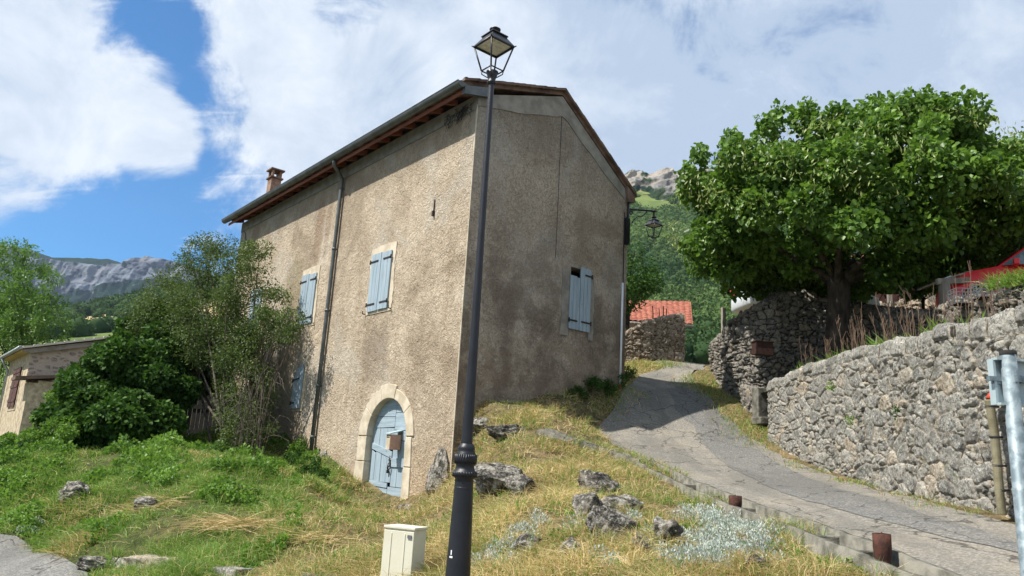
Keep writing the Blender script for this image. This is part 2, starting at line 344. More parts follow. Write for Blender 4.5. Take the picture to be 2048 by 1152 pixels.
def leafmat(name, lo, hi, trans=.35, rough=.45, spec=.3):
    m = bpy.data.materials.new(name); m.use_nodes = True; nt = m.node_tree; p = nt.nodes['Principled BSDF']; out = nt.nodes['Material Output']
    a = nn(nt, 'ShaderNodeAttribute', attribute_name='tone').outputs['Fac']
    c = mixc(nt, a, lo, hi); p.inputs['Roughness'].default_value = rough; p.inputs['Specular IOR Level'].default_value = spec
    nt.links.new(c, p.inputs['Base Color'])
    t = nn(nt, 'ShaderNodeBsdfTranslucent', {0: mixc(nt, .5, c, (hi[0]*1.2, hi[1]*1.35, hi[2]*.6))})
    mx = nn(nt, 'ShaderNodeMixShader', {0: trans, 1: p.outputs[0], 2: t.outputs[0]}); nt.links.new(mx.outputs[0], out.inputs[0])
    return m
M['lfLinden'] = leafmat('linden_leaf', (.03, .078, .012), (.165, .285, .05), .32, .42)
M['lfBract'] = leafmat('linden_bract', (.16, .23, .06), (.34, .37, .14), .3)
M['lfDark'] = leafmat('ivy_leaf', (.018, .05, .010), (.075, .155, .03), .25, .62, .15)
M['lfOlive'] = leafmat('shrub_leaf', (.030, .055, .016), (.13, .185, .05), .3, .6)
M['lfBright'] = leafmat('bright_leaf', (.05, .115, .018), (.17, .29, .045), .38)
M['lfAsh'] = leafmat('ash_leaf', (.055, .12, .025), (.15, .26, .06), .4)
M['lfIris'] = leafmat('iris_leaf', (.10, .19, .03), (.24, .36, .07), .35)
M['grassG'] = leafmat('green_grass', (.065, .14, .022), (.24, .36, .08), .35, .6)
M['grassD'] = leafmat('dry_grass', (.30, .21, .09), (.72, .57, .32), .3, .7)
M['weed'] = leafmat('weed_leaf', (.045, .11, .018), (.20, .34, .06), .35, .5)
M['silver'] = leafmat('silver_leaf', (.28, .33, .30), (.55, .60, .57), .2, .7)
M['stalk'] = leafmat('dead_stalk', (.10, .06, .04), (.28, .19, .13), .1, .8)
M['forest'] = leafmat('forest_canopy', (.022, .052, .018), (.12, .18, .055), .15, .9, .1)

def roadmat(name, a, b, tan):
    m, nt, p = mat(name, .95, .2); v = ocoord(nt, world=True)
    g = noise(nt, v, 85, 3, .7); n = noise(nt, v, 1.3, 5, .6); sp = nn(nt, 'ShaderNodeTexVoronoi', {'Vector': v, 'Scale': 55.}).outputs['Color']
    sp1 = nn(nt, 'ShaderNodeSeparateColor', {0: sp}).outputs[0]
    c = mixc(nt, sstep(nt, g, .35, .65), a, b); c = mixc(nt, mth(nt, 'MULTIPLY', sstep(nt, n, .45, .65), .5), c, tan)
    c = mixc(nt, mth(nt, 'MULTIPLY', sstep(nt, sp1, .6, 1.), .35), c, (.46, .43, .37)); c = mixc(nt, mth(nt, 'MULTIPLY', sstep(nt, sp1, .35, .0), .4), c, (.06, .058, .052))
    tr = noise(nt, ocoord(nt, (1.6, .25, 1), True), 1.2, 4, .6); c = mixc(nt, mth(nt, 'MULTIPLY', sstep(nt, tr, .45, .62), .4), c, (.10, .098, .09)); cr = nn(nt, 'ShaderNodeTexVoronoi', {'Vector': nn(nt, 'ShaderNodeVectorMath', {0: v, 1: nn(nt, 'ShaderNodeTexNoise', {'Vector': v, 'Scale': 1.6, 'Detail': 4.}).outputs['Color']}, operation='ADD').outputs[0], 'Scale': .8}, feature='DISTANCE_TO_EDGE').outputs['Distance']; c = mixc(nt, mth(nt, 'MULTIPLY', sstep(nt, cr, .016, .002), .7), c, (.03, .028, .025))
    nt.links.new(c, p.inputs['Base Color']); bump(nt, p, mth(nt, 'ADD', g, sp1), .008)
    return m
M['lane'] = roadmat('old_gravel_asphalt', (.165, .155, .135), (.25, .235, .205), (.30, .265, .21))
M['patch'] = roadmat('newer_asphalt', (.115, .115, .112), (.185, .183, .175), (.19, .185, .17))
M['road'] = roadmat('street_asphalt', (.13, .13, .125), (.22, .22, .21), (.22, .21, .19))
def groundmat():
    m, nt, p = mat('bank_soil', 1., .1); v = ocoord(nt, world=True)
    d = nn(nt, 'ShaderNodeAttribute', attribute_name='dry').outputs['Fac']
    n = noise(nt, v, 6, 6, .7); n2 = noise(nt, v, 28, 5, .7)
    g = mixc(nt, sstep(nt, n, .35, .65), (.035, .055, .016), (.09, .115, .035)); y = mixc(nt, sstep(nt, n, .35, .65), (.11, .08, .045), (.30, .225, .12))
    c = mixc(nt, d, g, y); c = mixc(nt, mth(nt, 'MULTIPLY', sstep(nt, n2, .55, .7), .5), c, (.38, .30, .19)); c = mixc(nt, mth(nt, 'MULTIPLY', sstep(nt, n2, .42, .3), .5), c, (.05, .04, .025))
    nt.links.new(c, p.inputs['Base Color']); bump(nt, p, mth(nt, 'ADD', n, n2), .05)
    return m
M['ground'] = groundmat()

# ------------------------------------------------------------------ terrain: one sheet through surveyed heights
CP = []
for px, py, Y in [(240,1120,9.3),(640,1150,8.0),(780,1150,7.4),(900,1150,6.8),(1000,1150,6.5),(1200,1150,6.2),(1400,1150,5.9),(1600,1150,5.6),(1768,1140,5.7),
    (640,1050,9.9),(760,1015,16.6),(640,960,14.3),(640,912,19.3),(500,900,20),(500,960,13),(400,882,24),(400,905,16.5),(400,960,12),(400,1060,9.6),(250,910,17),(250,970,12.6),(250,1060,10.1),
    (120,1000,12),(120,1080,11.3),(0,970,17),(0,1064,12.3),(60,905,20),(905,1000,14.7),(950,905,14.1),(935,850,15.1),(1020,815,16.1),(1100,790,16.6),(1244,778,18),(1000,905,12.4),(1000,960,10.0),
    (1000,1050,7.9),(1100,882,13.0),(1100,960,9.7),(1100,1050,7.6),(1200,1050,7.3),(1200,960,9.9),(1290,1000,9.2),(1300,945,12.2),(1390,1060,7.5),(1385,990,10.3),(1500,1110,6.4),
    (1210,870,16.0),(1290,920,13.5),(1400,977,10.9),(1550,1047,8),(1700,1102,6.4),(1990,1035,7.5),(1850,1000,9),(1700,960,11.5),(1600,925,13.5),(1535,880,15.5),
    (1490,822,17.6),(1445,788,19.4),(1422,742,21.3),(1330,765,20.8),(1380,738,24),(1290,742,22.5),(1340,722,25),(1260,728,24.2),(1400,729,27), (690,990,17.2), (830,1022,15.4), (570,925,19.4),(860,1000,15.2),
    (740,1040,13.4),(800,1045,12.4),(740,1085,9.8),(820,1085,9.6),(700,1010,15.9),(860,1040,12.2),(320,1070,9.6),(150,1130,9.4),(1075,920,12)]:
    CP.append(at(px, py, Y))
CP = [tuple(c) for c in CP]
CP += [(-14,10,-.1),(-20,14,-.25),(-8,6,0),(0,3,0),(-3,3.5,0),(-3,0,0),(3,0,.3),(4.2,3,.85),(1.5,4.2,.35),(-.4,5.5,.42),(-1.6,6.6,.2),(6,4,1.0),(8,8,1.4),(9,14,2.2),(9,20,3.4),(-22,20,0),(-24,28,-.4),(-18,31,.2),(-12,30,1.8),
       (-6,28,3),(0,26,4.4),(0,34,4.8),(8,30,5.0),(12,26,4.8),(-14,18,1.1),(-11,22,1.75),(-9,15,1.25),(-3,20,2.5),(0,20,3.6)]
CP = np.array(CP, float)
def _phi(r): return r
def _A(P, Q): return _phi(np.sqrt(((P[:, None, :2]-Q[None, :, :2])**2).sum(-1)+.15))
_n = len(CP); _M = np.zeros((_n+3, _n+3)); _M[:_n, :_n] = _A(CP, CP)-np.eye(_n)*.02; _M[:_n, _n:] = np.c_[np.ones(_n), CP[:, :2]]; _M[_n:, :_n] = _M[:_n, _n:].T
_W = np.linalg.solve(_M, np.r_[CP[:, 2], 0, 0, 0])
def H0(x, y):
    x = np.asarray(x, float); y = np.asarray(y, float); sh = x.shape; P = np.c_[x.ravel(), y.ravel()]; out = np.empty(len(P))
    for i in range(0, len(P), 20000):
        q = P[i:i+20000]; out[i:i+20000] = _A(q, CP)@_W[:_n]+_W[_n]+q@_W[_n+1:]
    r = np.hypot(P[:, 0]+2, P[:, 1]-14); k = smooth(r, 17, 42)
    far = np.where(P[:, 1] > 20, -4.0, -1.0)
    return (out*(1-k)+far*k).reshape(sh)
def inpoly(x, y, poly):
    x = np.asarray(x); y = np.asarray(y); c = np.zeros(x.shape, bool); n = len(poly)
    for i in range(n):
        x1, y1 = poly[i][:2]; x2, y2 = poly[(i+1) % n][:2]
        cond = ((y1 > y) != (y2 > y)); xi = (x2-x1)*(y-y1)/((y2-y1) if y2 != y1 else 1e-9)+x1
        c ^= cond & (x < xi)
    return c
def gpt(px, py, lo=4., hi=40.):
    """where the line of sight of an image point first meets the ground"""
    d = ray(px, py); Ys = np.arange(lo, hi, .05); P = cC+d[None]*(Ys/d[1])[:, None]; b = P[:, 2] <= H0(P[:, 0], P[:, 1])
    i = int(np.argmax(b)) if b.any() else len(Ys)-1
    return P[i]
def gh(x, y): return float(H0(np.array([x]), np.array([y]))[0])
# lane outline from its edges
laneL = [np.array([3.6, 3.6]), np.array([3.2, 4.6])]+[gpt(*p)[:2] for p in [(1768,1145),(1700,1108),(1550,1050),(1400,980),(1290,922),(1225,890),(1192,858),(1215,830),(1246,790),(1262,765),(1285,748),(1335,737)]]+[np.array([4.6, 26.5]), np.array([5.6, 29.5])]
laneR = [np.array([5.4, 3.6]), np.array([5.1, 5.0]), np.array([4.95, 6.2])]+[gpt(*p)[:2] for p in [(2040,1050),(1930,1022),(1850,1002),(1700,962),(1600,928),(1545,900),(1500,870),(1455,840),(1430,810),(1392,775),(1384,755),(1412,738)]]+[np.array([6.9, 26.5]), np.array([8.0, 29.5])]
def resamp(pts, n):
    pts = np.array(pts); d = np.r_[0, np.cumsum(np.linalg.norm(np.diff(pts, axis=0), axis=1))]; t = np.linspace(0, d[-1], n)
    return np.stack([np.interp(t, d, pts[:, k]) for k in range(pts.shape[1])], 1)
nL_ = 150; LL = resamp(laneL, nL_); LR = resamp(laneR, nL_)
lanepoly = np.r_[LL, LR[::-1]]
roadedge = [np.array([-40., 20]), np.array([-22, 16.2])]+[gpt(*p)[:2] for p in [(2,1068),(60,1086),(120,1112),(178,1146)]]+[np.array([-3.9,7.75]),np.array([-2.1,6.3]),np.array([-.6,5.0]),np.array([1.2,4.1]),np.array([2.6,3.4])]
roadpoly = np.array(roadedge+[np.array([3.6,3.6]),np.array([5.4,3.4]),np.array([9,2.]),np.array([12,-10]),np.array([-40,-10])])
def grid_axis(a, b, st, far, g=1.35):
    v = list(np.arange(a, b+st/2, st)); s = st; x = b
    hi = []
    while x < far: s *= g; x += s; hi.append(x)
    s = st; x = a; lo = []
    while x > -far: s *= g; x -= s; lo.append(x)
    return np.array(lo[::-1]+v+hi)
gx = grid_axis(-15, 8, .085, 6000); gy = grid_axis(4, 27, .085, 7000); GX, GY = np.meshgrid(gx, gy); Z = H0(GX, GY)
HK = None
inl = inpoly(GX, GY, lanepoly); inr = inpoly(GX, GY, roadpoly)
P3 = np.stack([GX, GY, GX*0], -1); rr = np.hypot(GX+2, GY-14); near = 1-smooth(rr, 18, 30)
bumpz = (fbm(P3*1.1, 4, 3)*.10+fbm(P3*5, 3, 9)*.035)*near
Z = Z+np.where(inl | inr, -.05, bumpz)
dryf = fbm(P3*.5, 4, 21)
# dryness: the right bank is straw-dry, the left slope green
def dryness(x, y):
    s = (x-(-2.2-.12*(y-8)))           # metres right of a line running from the street past the door
    P = np.stack([x, y, x*0], -1)
    d = smooth(s+fbm(P*.9, 4, 31)*1.2, -.9, .9)
    d = d*(.80+.35*fbm(P*1.7, 4, 35))+(1-d)*(.10+.55*smooth(fbm(P*1.3, 4, 41), .12, .5))
    d = np.maximum(d, smooth(-np.hypot(x+10.6, y-13.6), -2.2, -.8)*.85)
    return np.clip(d, 0, 1)
DR = dryness(GX, GY)
ny, nx = GX.shape; I = np.arange(nx*ny).reshape(ny, nx); F = np.stack([I[:-1, :-1], I[:-1, 1:], I[1:, 1:], I[1:, :-1]], -1).reshape(-1, 4)
g = npmesh('ground', np.stack([GX, GY, Z], -1).reshape(-1, 3), F, [M['ground']], attrs={'dry': DR.ravel()}, smooth_=True); tag(g, kind='structure')
def sheet(name, A, B, nw, lift, m, crown=.0):
    t = np.linspace(0, 1, nw)[None, :, None]; Q = A[:, None, :]*(1-t)+B[:, None, :]*t
    z = H0(Q[..., 0], Q[..., 1])+lift+.012*fbm(np.stack([Q[..., 0], Q[..., 1], Q[..., 0]*0], -1)*2.2, 3, 5)
    V = np.concatenate([Q, z[..., None]], -1).reshape(-1, 3); n = len(A); I = np.arange(n*nw).reshape(n, nw)
    F = np.stack([I[:-1, :-1], I[1:, :-1], I[1:, 1:], I[:-1, 1:]], -1).reshape(-1, 4)[:, ::-1]
    return tag(npmesh(name, V, F, [m], smooth_=True), kind='structure')
jl = fbm(np.c_[LL*2.5, LL[:, 0]*0], 3, 77)[:, None]*.10; jr = fbm(np.c_[LR*2.5, LR[:, 0]*0], 3, 78)[:, None]*.10
sheet('lane', LL+np.c_[-jl, jl*0]*1.4, LR+np.c_[jr, jr*0]*1.4, 26, .0, M['lane'])
pl = [gpt(*p)[:2] for p in [(1385,752),(1330,778),(1352,805),(1350,820),(1385,850),(1398,870),(1425,910),(1480,945),(1560,985),(1680,1020),(1800,1052),(1900,1078),(2040,1110)]]
pr = [gpt(*p)[:2] for p in [(1398,752),(1402,778),(1430,800),(1448,823),(1470,850),(1490,870),(1520,900),(1570,935),(1640,965),(1720,990),(1820,1022),(1920,1052),(2044,1090)]]
PL = resamp(pl, 110); PR = resamp(pr, 110); jj = fbm(np.c_[PL*3, PL[:, 0]*0], 3, 71)[:, None]*.07
sheet('lane_repair', PL+np.c_[jj, jj*0], PR-np.c_[jj, jj*0], 12, .006, M['patch'])
# street: from its edge down to below the frame
ra = resamp(roadedge, 120); rb = ra.copy(); rb[:, 1] = -10; rb[:, 0] = ra[:, 0]*1.0
Q = np.linspace(0, 1, 60)[None, :, None]**1.6; Q = ra[:, None]*(1-Q)+rb[:, None]*Q
Vz = H0(Q[..., 0], Q[..., 1])-.005; V = np.concatenate([Q, Vz[..., None]], -1).reshape(-1, 3); I = np.arange(120*60).reshape(120, 60)
tag(npmesh('street', V, np.stack([I[:-1, :-1], I[1:, :-1], I[1:, 1:], I[:-1, 1:]], -1).reshape(-1, 4)[:, ::-1], [M['road']], smooth_=True), kind='structure')

# ------------------------------------------------------------------ the house. local frame: x = across the gable (g), y = along the long facade (s)
HA = R_(39.436); HK = np.array([-.98, 15., 0.])
Gd = np.array([math.cos(HA), math.sin(HA), 0]); Ld = np.array([-math.sin(HA), math.cos(HA), 0])
def W(g, s, z): return HK+Gd*g+Ld*s+np.array([0, 0, z])
house = empty('house', HK, HA); tag(house, 'tall roughcast stone house with faded blue shutters and an arched blue door', 'house')
GW, HL = 4.95, 13.75
def zl(g): return 9.60+(g+.42)*.30
def zr(g): return 10.47-(g-2.5)*.735
def zroof(g): return zl(g) if g < 2.5 else zr(g)
DS0, DS1, DSP = 1.70, 3.38, 2.08; DSC = (DS0+DS1)/2; DRr = (DS1-DS0)/2   # door opening
b = MB(); TW = 9.44
# long facade (x=0) with the arched opening, fine strips so that it can be uneven
def quadx(y0, y1, z0, z1): b.add([(0, y0, z0), (0, y1, z0), (0, y1, z1), (0, y0, z1)], [(0, 3, 2, 1)])
quadx(0, DS0, -1, TW); quadx(DS1, HL, -1, TW)
NA = 16; arc = [(DSC-DRr*math.cos(math.pi*i/NA), DSP+DRr*1.0*math.sin(math.pi*i/NA)) for i in range(NA+1)]
for i in range(NA):
    (y0, z0), (y1, z1) = arc[i], arc[i+1]; b.add([(0, y0, z0), (0, y1, z1), (0, y1, TW), (0, y0, TW)], [(0, 3, 2, 1)])
quadx(DS0, DS1, -1, .45)
DEP = .20
rev = [(DS0, .45)]+arc+[(DS1, .45)]
for i in range(len(rev)-1):
    (y0, z0), (y1, z1) = rev[i], rev[i+1]; b.add([(0, y0, z0), (0, y1, z1), (DEP, y1, z1), (DEP, y0, z0)], [(0, 1, 2, 3)])
b.add([(0, DS0, .45), (0, DS1, .45), (DEP, DS1, .45), (DEP, DS0, .45)], [(0, 1, 2, 3)])
b.add([(DEP, DS0-.1, .3), (DEP, DS1+.1, .3), (DEP, DS1+.1, 3.1), (DEP, DS0-.1, 3.1)], [(0, 1, 2, 3)], 2)
# gable (y=0) with a window opening
wx0, wx1, wz0, wz1 = 3.02, 3.60, 4.74, 6.20
top = [(0, TW), (2.5, zroof(2.5)-.13), (GW, zroof(GW)-.14)]
def tz(g): return np.interp(g, [p[0] for p in top], [p[1] for p in top])
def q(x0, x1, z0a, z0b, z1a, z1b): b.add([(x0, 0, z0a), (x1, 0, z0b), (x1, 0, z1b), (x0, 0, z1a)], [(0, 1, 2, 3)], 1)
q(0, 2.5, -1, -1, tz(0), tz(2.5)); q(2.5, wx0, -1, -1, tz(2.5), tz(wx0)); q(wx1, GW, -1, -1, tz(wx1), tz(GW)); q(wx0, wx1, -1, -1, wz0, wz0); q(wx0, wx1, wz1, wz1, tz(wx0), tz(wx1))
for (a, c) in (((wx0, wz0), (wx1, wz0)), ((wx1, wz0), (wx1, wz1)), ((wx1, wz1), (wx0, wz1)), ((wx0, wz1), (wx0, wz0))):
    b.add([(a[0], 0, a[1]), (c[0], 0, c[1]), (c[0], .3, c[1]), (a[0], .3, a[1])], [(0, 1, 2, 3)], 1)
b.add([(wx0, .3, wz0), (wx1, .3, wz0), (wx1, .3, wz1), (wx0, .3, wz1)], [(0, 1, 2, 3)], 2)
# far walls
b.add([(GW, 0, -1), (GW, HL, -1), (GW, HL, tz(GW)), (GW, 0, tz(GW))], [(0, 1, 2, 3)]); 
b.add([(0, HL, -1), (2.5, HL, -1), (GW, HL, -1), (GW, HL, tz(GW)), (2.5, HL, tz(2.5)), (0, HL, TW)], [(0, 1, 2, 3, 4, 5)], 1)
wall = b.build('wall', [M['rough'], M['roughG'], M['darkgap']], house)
# grey cement band under the rafters, and the paler band along the verge
b = MB(); b.b2((-.022, .0, 9.10), (.0, HL, 9.44)); b.build('cornice_band', M['cornice'], house)
def verge(pts_top, lowers, name):
    n = len(pts_top); V = []; 
    for y in (-.018, -.002):
        V += [(p[0], y, p[1]) for p in pts_top]+[(p[0], y, p[1]) for p in lowers]
    F = []; 
    for i in range(n-1): F += [(i, n+i, n+i+1, i+1), (2*n+i, 2*n+i+1, 3*n+i+1, 3*n+i), (n+i, 3*n+i, 3*n+i+1, n+i+1)]
    return MB().add(V, F).build(name, M['cement'], house)
gs = np.linspace(.0, GW, 90); nz = fbm(np.c_[gs*3, gs*0, gs*0], 4, 5)
wd = np.interp(gs, [0, 1.2, 2.5, 2.9, 4.2, GW], [.30, .42, .50, .42, .38, .30])+nz*.07
verge([(x, tz(x)) for x in gs], [(x, tz(x)-w_) for x, w_ in zip(gs, wd)], 'verge_render')
# lighter corner arris
cz = np.linspace(1.2, 9.2, 120); cn = fbm(np.c_[cz*4, cz*0, cz*0+3], 4, 15)
V = [(-.008, .0-.004, z) for z in cz]+[(-.008, .016+.015*n_, z) for z, n_ in zip(cz, cn)]+[(.006+.012*n_, -.008, z) for z, n_ in zip(cz, cn)]
MB().add(V, [(i, 120+i, 121+i, i+1) for i in range(119)]+[(i, i+1, 241+i, 240+i) for i in range(119)]).build('corner_mortar', M['lime'], house)
# roof: two slopes of canal tiles with relief
def tilepatch(g0, g1, zf, s0=-.13, s1=HL+.35):
    S = np.arange(s0, s1, .03); Gs = np.linspace(g0, g1, 70); SS, GG = np.meshgrid(S, Gs)
    zz = np.vectorize(zf)(GG)+.035*np.abs(np.sin(SS*math.pi/.21))+.02*((np.abs(GG-2.5)/.32) % 1.0)*-1+.02
    n1, n2 = SS.shape; V = np.stack([GG, SS, zz], -1).reshape(-1, 3); I = np.arange(n1*n2).reshape(n1, n2)
    return V, np.stack([I[:-1, :-1], I[:-1, 1:], I[1:, 1:], I[1:, :-1]], -1).reshape(-1, 4)
V1, F1_ = tilepatch(-.46, 2.5, zl); V2, F2_ = tilepatch(2.5, 5.14, zr)
roof = npmesh('roof', np.r_[V1, V2], np.r_[F1_, F2_+len(V1)], [M['tile']], house, smooth_=True)
b = MB()
for (ga, gb, zf) in ((-.44, 2.5, zl), (2.5, 5.12, zr)):
    b.prism([(ga, zf(ga)-.10), (gb, zf(gb)-.10), (gb, zf(gb)+.005), (ga, zf(ga)+.005)], -.03, HL+.32)
b.build('roof_boarding', M['tile'], roof)
# verge tiles seen as a thin reddish lip, in lengths
b = MB()
for (ga, gb, zf) in ((-.46, 2.5, zl), (2.5, 5.16, zr)):
    n = int(abs(gb-ga)/.33)
    for i in range(n):
        a = ga+(gb-ga)*i/n; c = ga+(gb-ga)*(i+1.04)/n; sg = .012 if zf is zl else -.012
        za, zc = zf(a), zf(c); lo, hi = ((.0, .018) if zf is zl else (.018, .0))
        b.prism([(a, za-.02+lo), (c, zc-.02+hi), (c, zc+.035+hi), (a, za+.035+lo)], -.12, -.02)
b.build('verge_tiles', M['tile'], roof)
# chimney
b = MB(); cx, cy = .55, 12.75
b.box((cx, cy, 10.35), (.36, .36, 1.3)); b.box((cx, cy, 11.03), (.46, .46, .06), m=1)
for a in (-1, 1):
    for c in (-1, 1): b.box((cx+a*.14, cy+c*.14, 11.18), (.08, .08, .24))
b.box((cx, cy, 11.33), (.50, .50, .06), m=1); b.box((cx, cy, 11.385), (.34, .34, .06), m=1, taper=.5)
b.build('chimney', [M['brick'], M['tile']], roof, bevel=.01)
# rafters, fascia, gutter
for i in range(24):
    s = .18+i*.585
    if s > HL: break
    MB().prism([(-.40, 9.36), (-.002, 9.46), (-.002, 9.59), (-.40, 9.49)], s, s+.085).build('rafter', M['redwood'], house)
MB().b2((-.425, -.09, 9.30), (-.40, HL+.2, 9.385)).build('fascia', M['redwood'], house)
b = MB(); n = 14; V = []; y0, y1 = -.10, HL+.42
prof = [(-.51+.108*math.cos(math.pi+math.pi*i/n), 9.515+.115*math.sin(math.pi+math.pi*i/n)) for i in range(n+1)]
inn = [(-.51+.100*math.cos(math.pi+math.pi*i/n), 9.515+.107*math.sin(math.pi+math.pi*i/n)) for i in range(n+1)][::-1]
b.prism(prof+inn, y0, y1)
b.prism(prof, y0-.004, y0); b.tube([(-.62, y0, 9.52), (-.62, y1, 9.52)], .011, 8)
for k in range(15): b.tube([(-.51+.112*math.cos(math.pi+math.pi*i/8), .8+k*.93, 9.515+.119*math.sin(math.pi+math.pi*i/8)) for i in range(9)], .007, 5)
b.build('gutter', M['zinc'], house)
MB().prism([(-.44, 9.26), (.30, 9.44), (.30, 9.67), (-.44, 9.45)], -.125, -.022).build('verge_plank', M['zinc'], house)
MB().prism([(4.85, 8.28), (5.10, 8.33), (5.10, 8.50), (4.80, 8.70)], -.10, HL).build('eave_board', M['tile'], house)
# downpipe with swan neck
b = MB(); sp = 6.02
b.tube([(-.50, sp-.25, 9.43), (-.50, sp-.25, 9.33), (-.44, sp-.22, 9.24), (-.2, sp-.05, 9.14), (-.085, sp, 9.03), (-.085, sp, 8.9), (-.085, sp, 5), (-.085, sp, 1.35)], .052, 14)
for z in (8.75, 7.0, 5.3, 3.3, 2.0): b.tube([(-.085, sp, z), (-.085, sp, z+.06)], .062, 14); b.box((-.03, sp, z+.03), (.08, .03, .03))
b.build('downpipe', M['zinc'], house)
# door: old boards, upper leaf boards laid flat, lower leaf boards upright, ledges
X = DEP-.03
door = MB(); rdoor = random.Random(4)
def arcz(y): 
    d = abs(y-DSC); return DSP+math.sqrt(max(DRr**2-d*d, 0)) if d < DRr else DSP
def plank(y0, y1, z0a, z0b, z1a, z1b, x=X, m=0, g=.006):
    """board between y0,y1 (z at y0: *a, at y1: *b), clipped by the arch"""
    n = 6; ys = [y0+g+(y1-y0-2*g)*i/n for i in range(n+1)]; lo = []; hi = []
    for i, y in enumerate(ys):
        t = i/n; a = z0a+(z0b-z0a)*t+g; c = z1a+(z1b-z1a)*t-g; c = min(c, arcz(y)-.005); lo.append((y, min(a, c))); hi.append((y, c))
    poly = lo+hi[::-1]; xx = x+rdoor.uniform(-.006, .006)
    door.prism(poly, xx-.03, xx, 0, m)
# in the photo left = larger s. leaves meet at s~2.42
A0, A1, AM = DS0, DS1, 2.44
plank(AM, A1, 2.52, 2.52, 3.0, 3.0, m=1); plank(AM, A1, 2.28, 2.26, 2.52, 2.52, m=1)                         # left upper, flat boards
plank(A0, AM, 2.62, 2.60, 3.0, 3.0, m=1); plank(A0, AM, 2.2, 2.22, 2.62, 2.60, m=1); plank(A0, AM, 1.98, 2.0, 2.2, 2.22, m=1)
for a, c in ((AM+.0, 2.74), (2.74, 3.06), (3.06, A1)): plank(a, c, 1.80, 1.83, 2.27, 2.27)
plank(AM, A1, 1.60, 1.80, 1.75, 1.95, x=X-.02, m=1)
for a, c in ((AM, 2.66), (2.66, 2.90), (2.90, 3.16), (3.16, A1)): plank(a, c, 1.08, 1.08, 1.70, 1.80)
for a, c in ((A0, 1.97), (1.97, 2.2), (2.2, AM)): plank(a, c, 1.6, 1.6, 1.98, 2.0); plank(a, c, 1.0, 1.0, 1.45, 1.45)
plank(A0, AM, 1.42, 1.42, 1.62, 1.62, x=X-.02, m=1)
plank(AM+.1, A1, .96, .99, 1.08, 1.10, x=X-.012, m=1); plank(AM+.1, A1, .80, .84, .96, .99, m=1); plank(A0, AM+.1, .78, .80, 1.0, 1.0, m=1)
plank(A0, AM+.1, .60, .62, .78, .80, m=1, x=X+.005); plank(AM+.1, A1, .60, .62, .80, .84, m=1, x=X+.005); plank(A0, A1, .44, .44, .62, .64, m=1, x=X-.03)
dr = door.build('door', [M['blue'], M['blueh']], house, bevel=.003)
b = MB(); b.box((X-.045, 2.47, 1.50), (.03, .045, .16)); b.tube([(X-.06, 2.44, 1.52), (X-.11, 2.44, 1.50), (X-.12, 2.46, 1.40), (X-.09, 2.47, 1.34)], .011, 6)
b.tube([(X-.05+.02*math.sin(k*2), 2.50+.03*math.sin(k*1.3), 1.66-k*.045) for k in range(9)], .012, 6); b.box((X-.07, 2.52, 1.32), (.03, .05, .07))
b.build('lock', M['blackmatt'], dr)
# door surround: cut limestone blocks
ds = MB(); rs = random.Random(3)
def voussoir(t0, t1, ri, ro0, ro1):
    pts = []
    for i in range(5):
        t = t0+(t1-t0)*i/4; pts.append((DSC-ri*math.cos(t), DSP+ri*math.sin(t)))
    for i in range(5):
        t = t1+(t0-t1)*i/4; r = ro1+(ro0-ro1)*i/4; pts.append((DSC-r*math.cos(t), DSP+r*math.sin(t)))
    ds.prism(pts, -.030+rs.uniform(-.006, .006), .20, 0)
g_ = .008
vs = [(0, .62, .30, .27), (.62, 1.30, .27, .23), (1.30, 1.92, .30, .34), (1.92, 2.55, .28, .36), (2.55, math.pi, .34, .40)]
for t0, t1, a, c in vs: voussoir(t0+g_, t1-g_, DRr-.004, DRr+a, DRr+c)
for z0, z1, wl, wr in ((1.45, 2.07, .27, .42), (.3, 1.44, .32, .50)):
    ds.prism([(DS0+.004, z0), (DS0+.004, z1-.006), (DS0-wl+.05, z1-.006), (DS0-wl, z0)], -.028, .20, 0)
for z0, z1, w1, w2 in ((1.52, 2.07, .36, .40), (.3, 1.51, .50, .40)):
    ds.prism([(DS1-.004, z0), (DS1-.004, z1-.006), (DS1+w2, z1-.006), (DS1+w1, z0)], -.026, .20, 0)
ds.build('door_surround', M['lime'], house, bevel=.012)
# long windows: stone surround > two shutters with strap hinges
def hinge_bar(y0, y1, z0, z1, x, parent):
    b = MB(); b.add([(x-.012, y0, z0-.018), (x-.012, y1, z1-.018), (x-.012, y1, z1+.018), (x-.012, y0, z0+.018), (x, y0, z0-.018), (x, y1, z1-.018), (x, y1, z1+.018), (x, y0, z0+.018)],
          [(0, 1, 2, 3), (4, 7, 6, 5), (0, 4, 5, 1), (1, 5, 6, 2), (2, 6, 7, 3), (3, 7, 4, 0)])
    b.tube([(x-.015, y1, z1-.05), (x-.015, y1, z1+.05)], .018, 8); b.build('hinge', M['blackmatt'], parent)
def surround(y0, y1, z0, z1, top_l, top_r, sl, sr, seed):
    r = np.random.default_rng(seed)
    out = []
    for t in np.linspace(0, 1, 14): out.append((y0-sr+r.uniform(-.02, .02)-.03*math.sin(t*6), z0-.07+(z1-z0+.1)*t))
    for t in np.linspace(0, 1, 10): out.append((y0-sr+(y1+sl-y0+sr)*t, z1+top_r*(1-t)+top_l*t+r.uniform(-.015, .015)+.04*math.sin(t*math.pi)))
    for t in np.linspace(1, 0, 14): out.append((y1+sl+r.uniform(-.02, .02)+.04*math.sin(t*9), z0-.07+(z1-z0+.1)*t))
    inn = [(y1, z0-.07), (y1, z0-.02)]
    MBs = MB(); MBs.prism(out, -.016, .001, 0)
    return MBs.build('window', M['lime'], house)
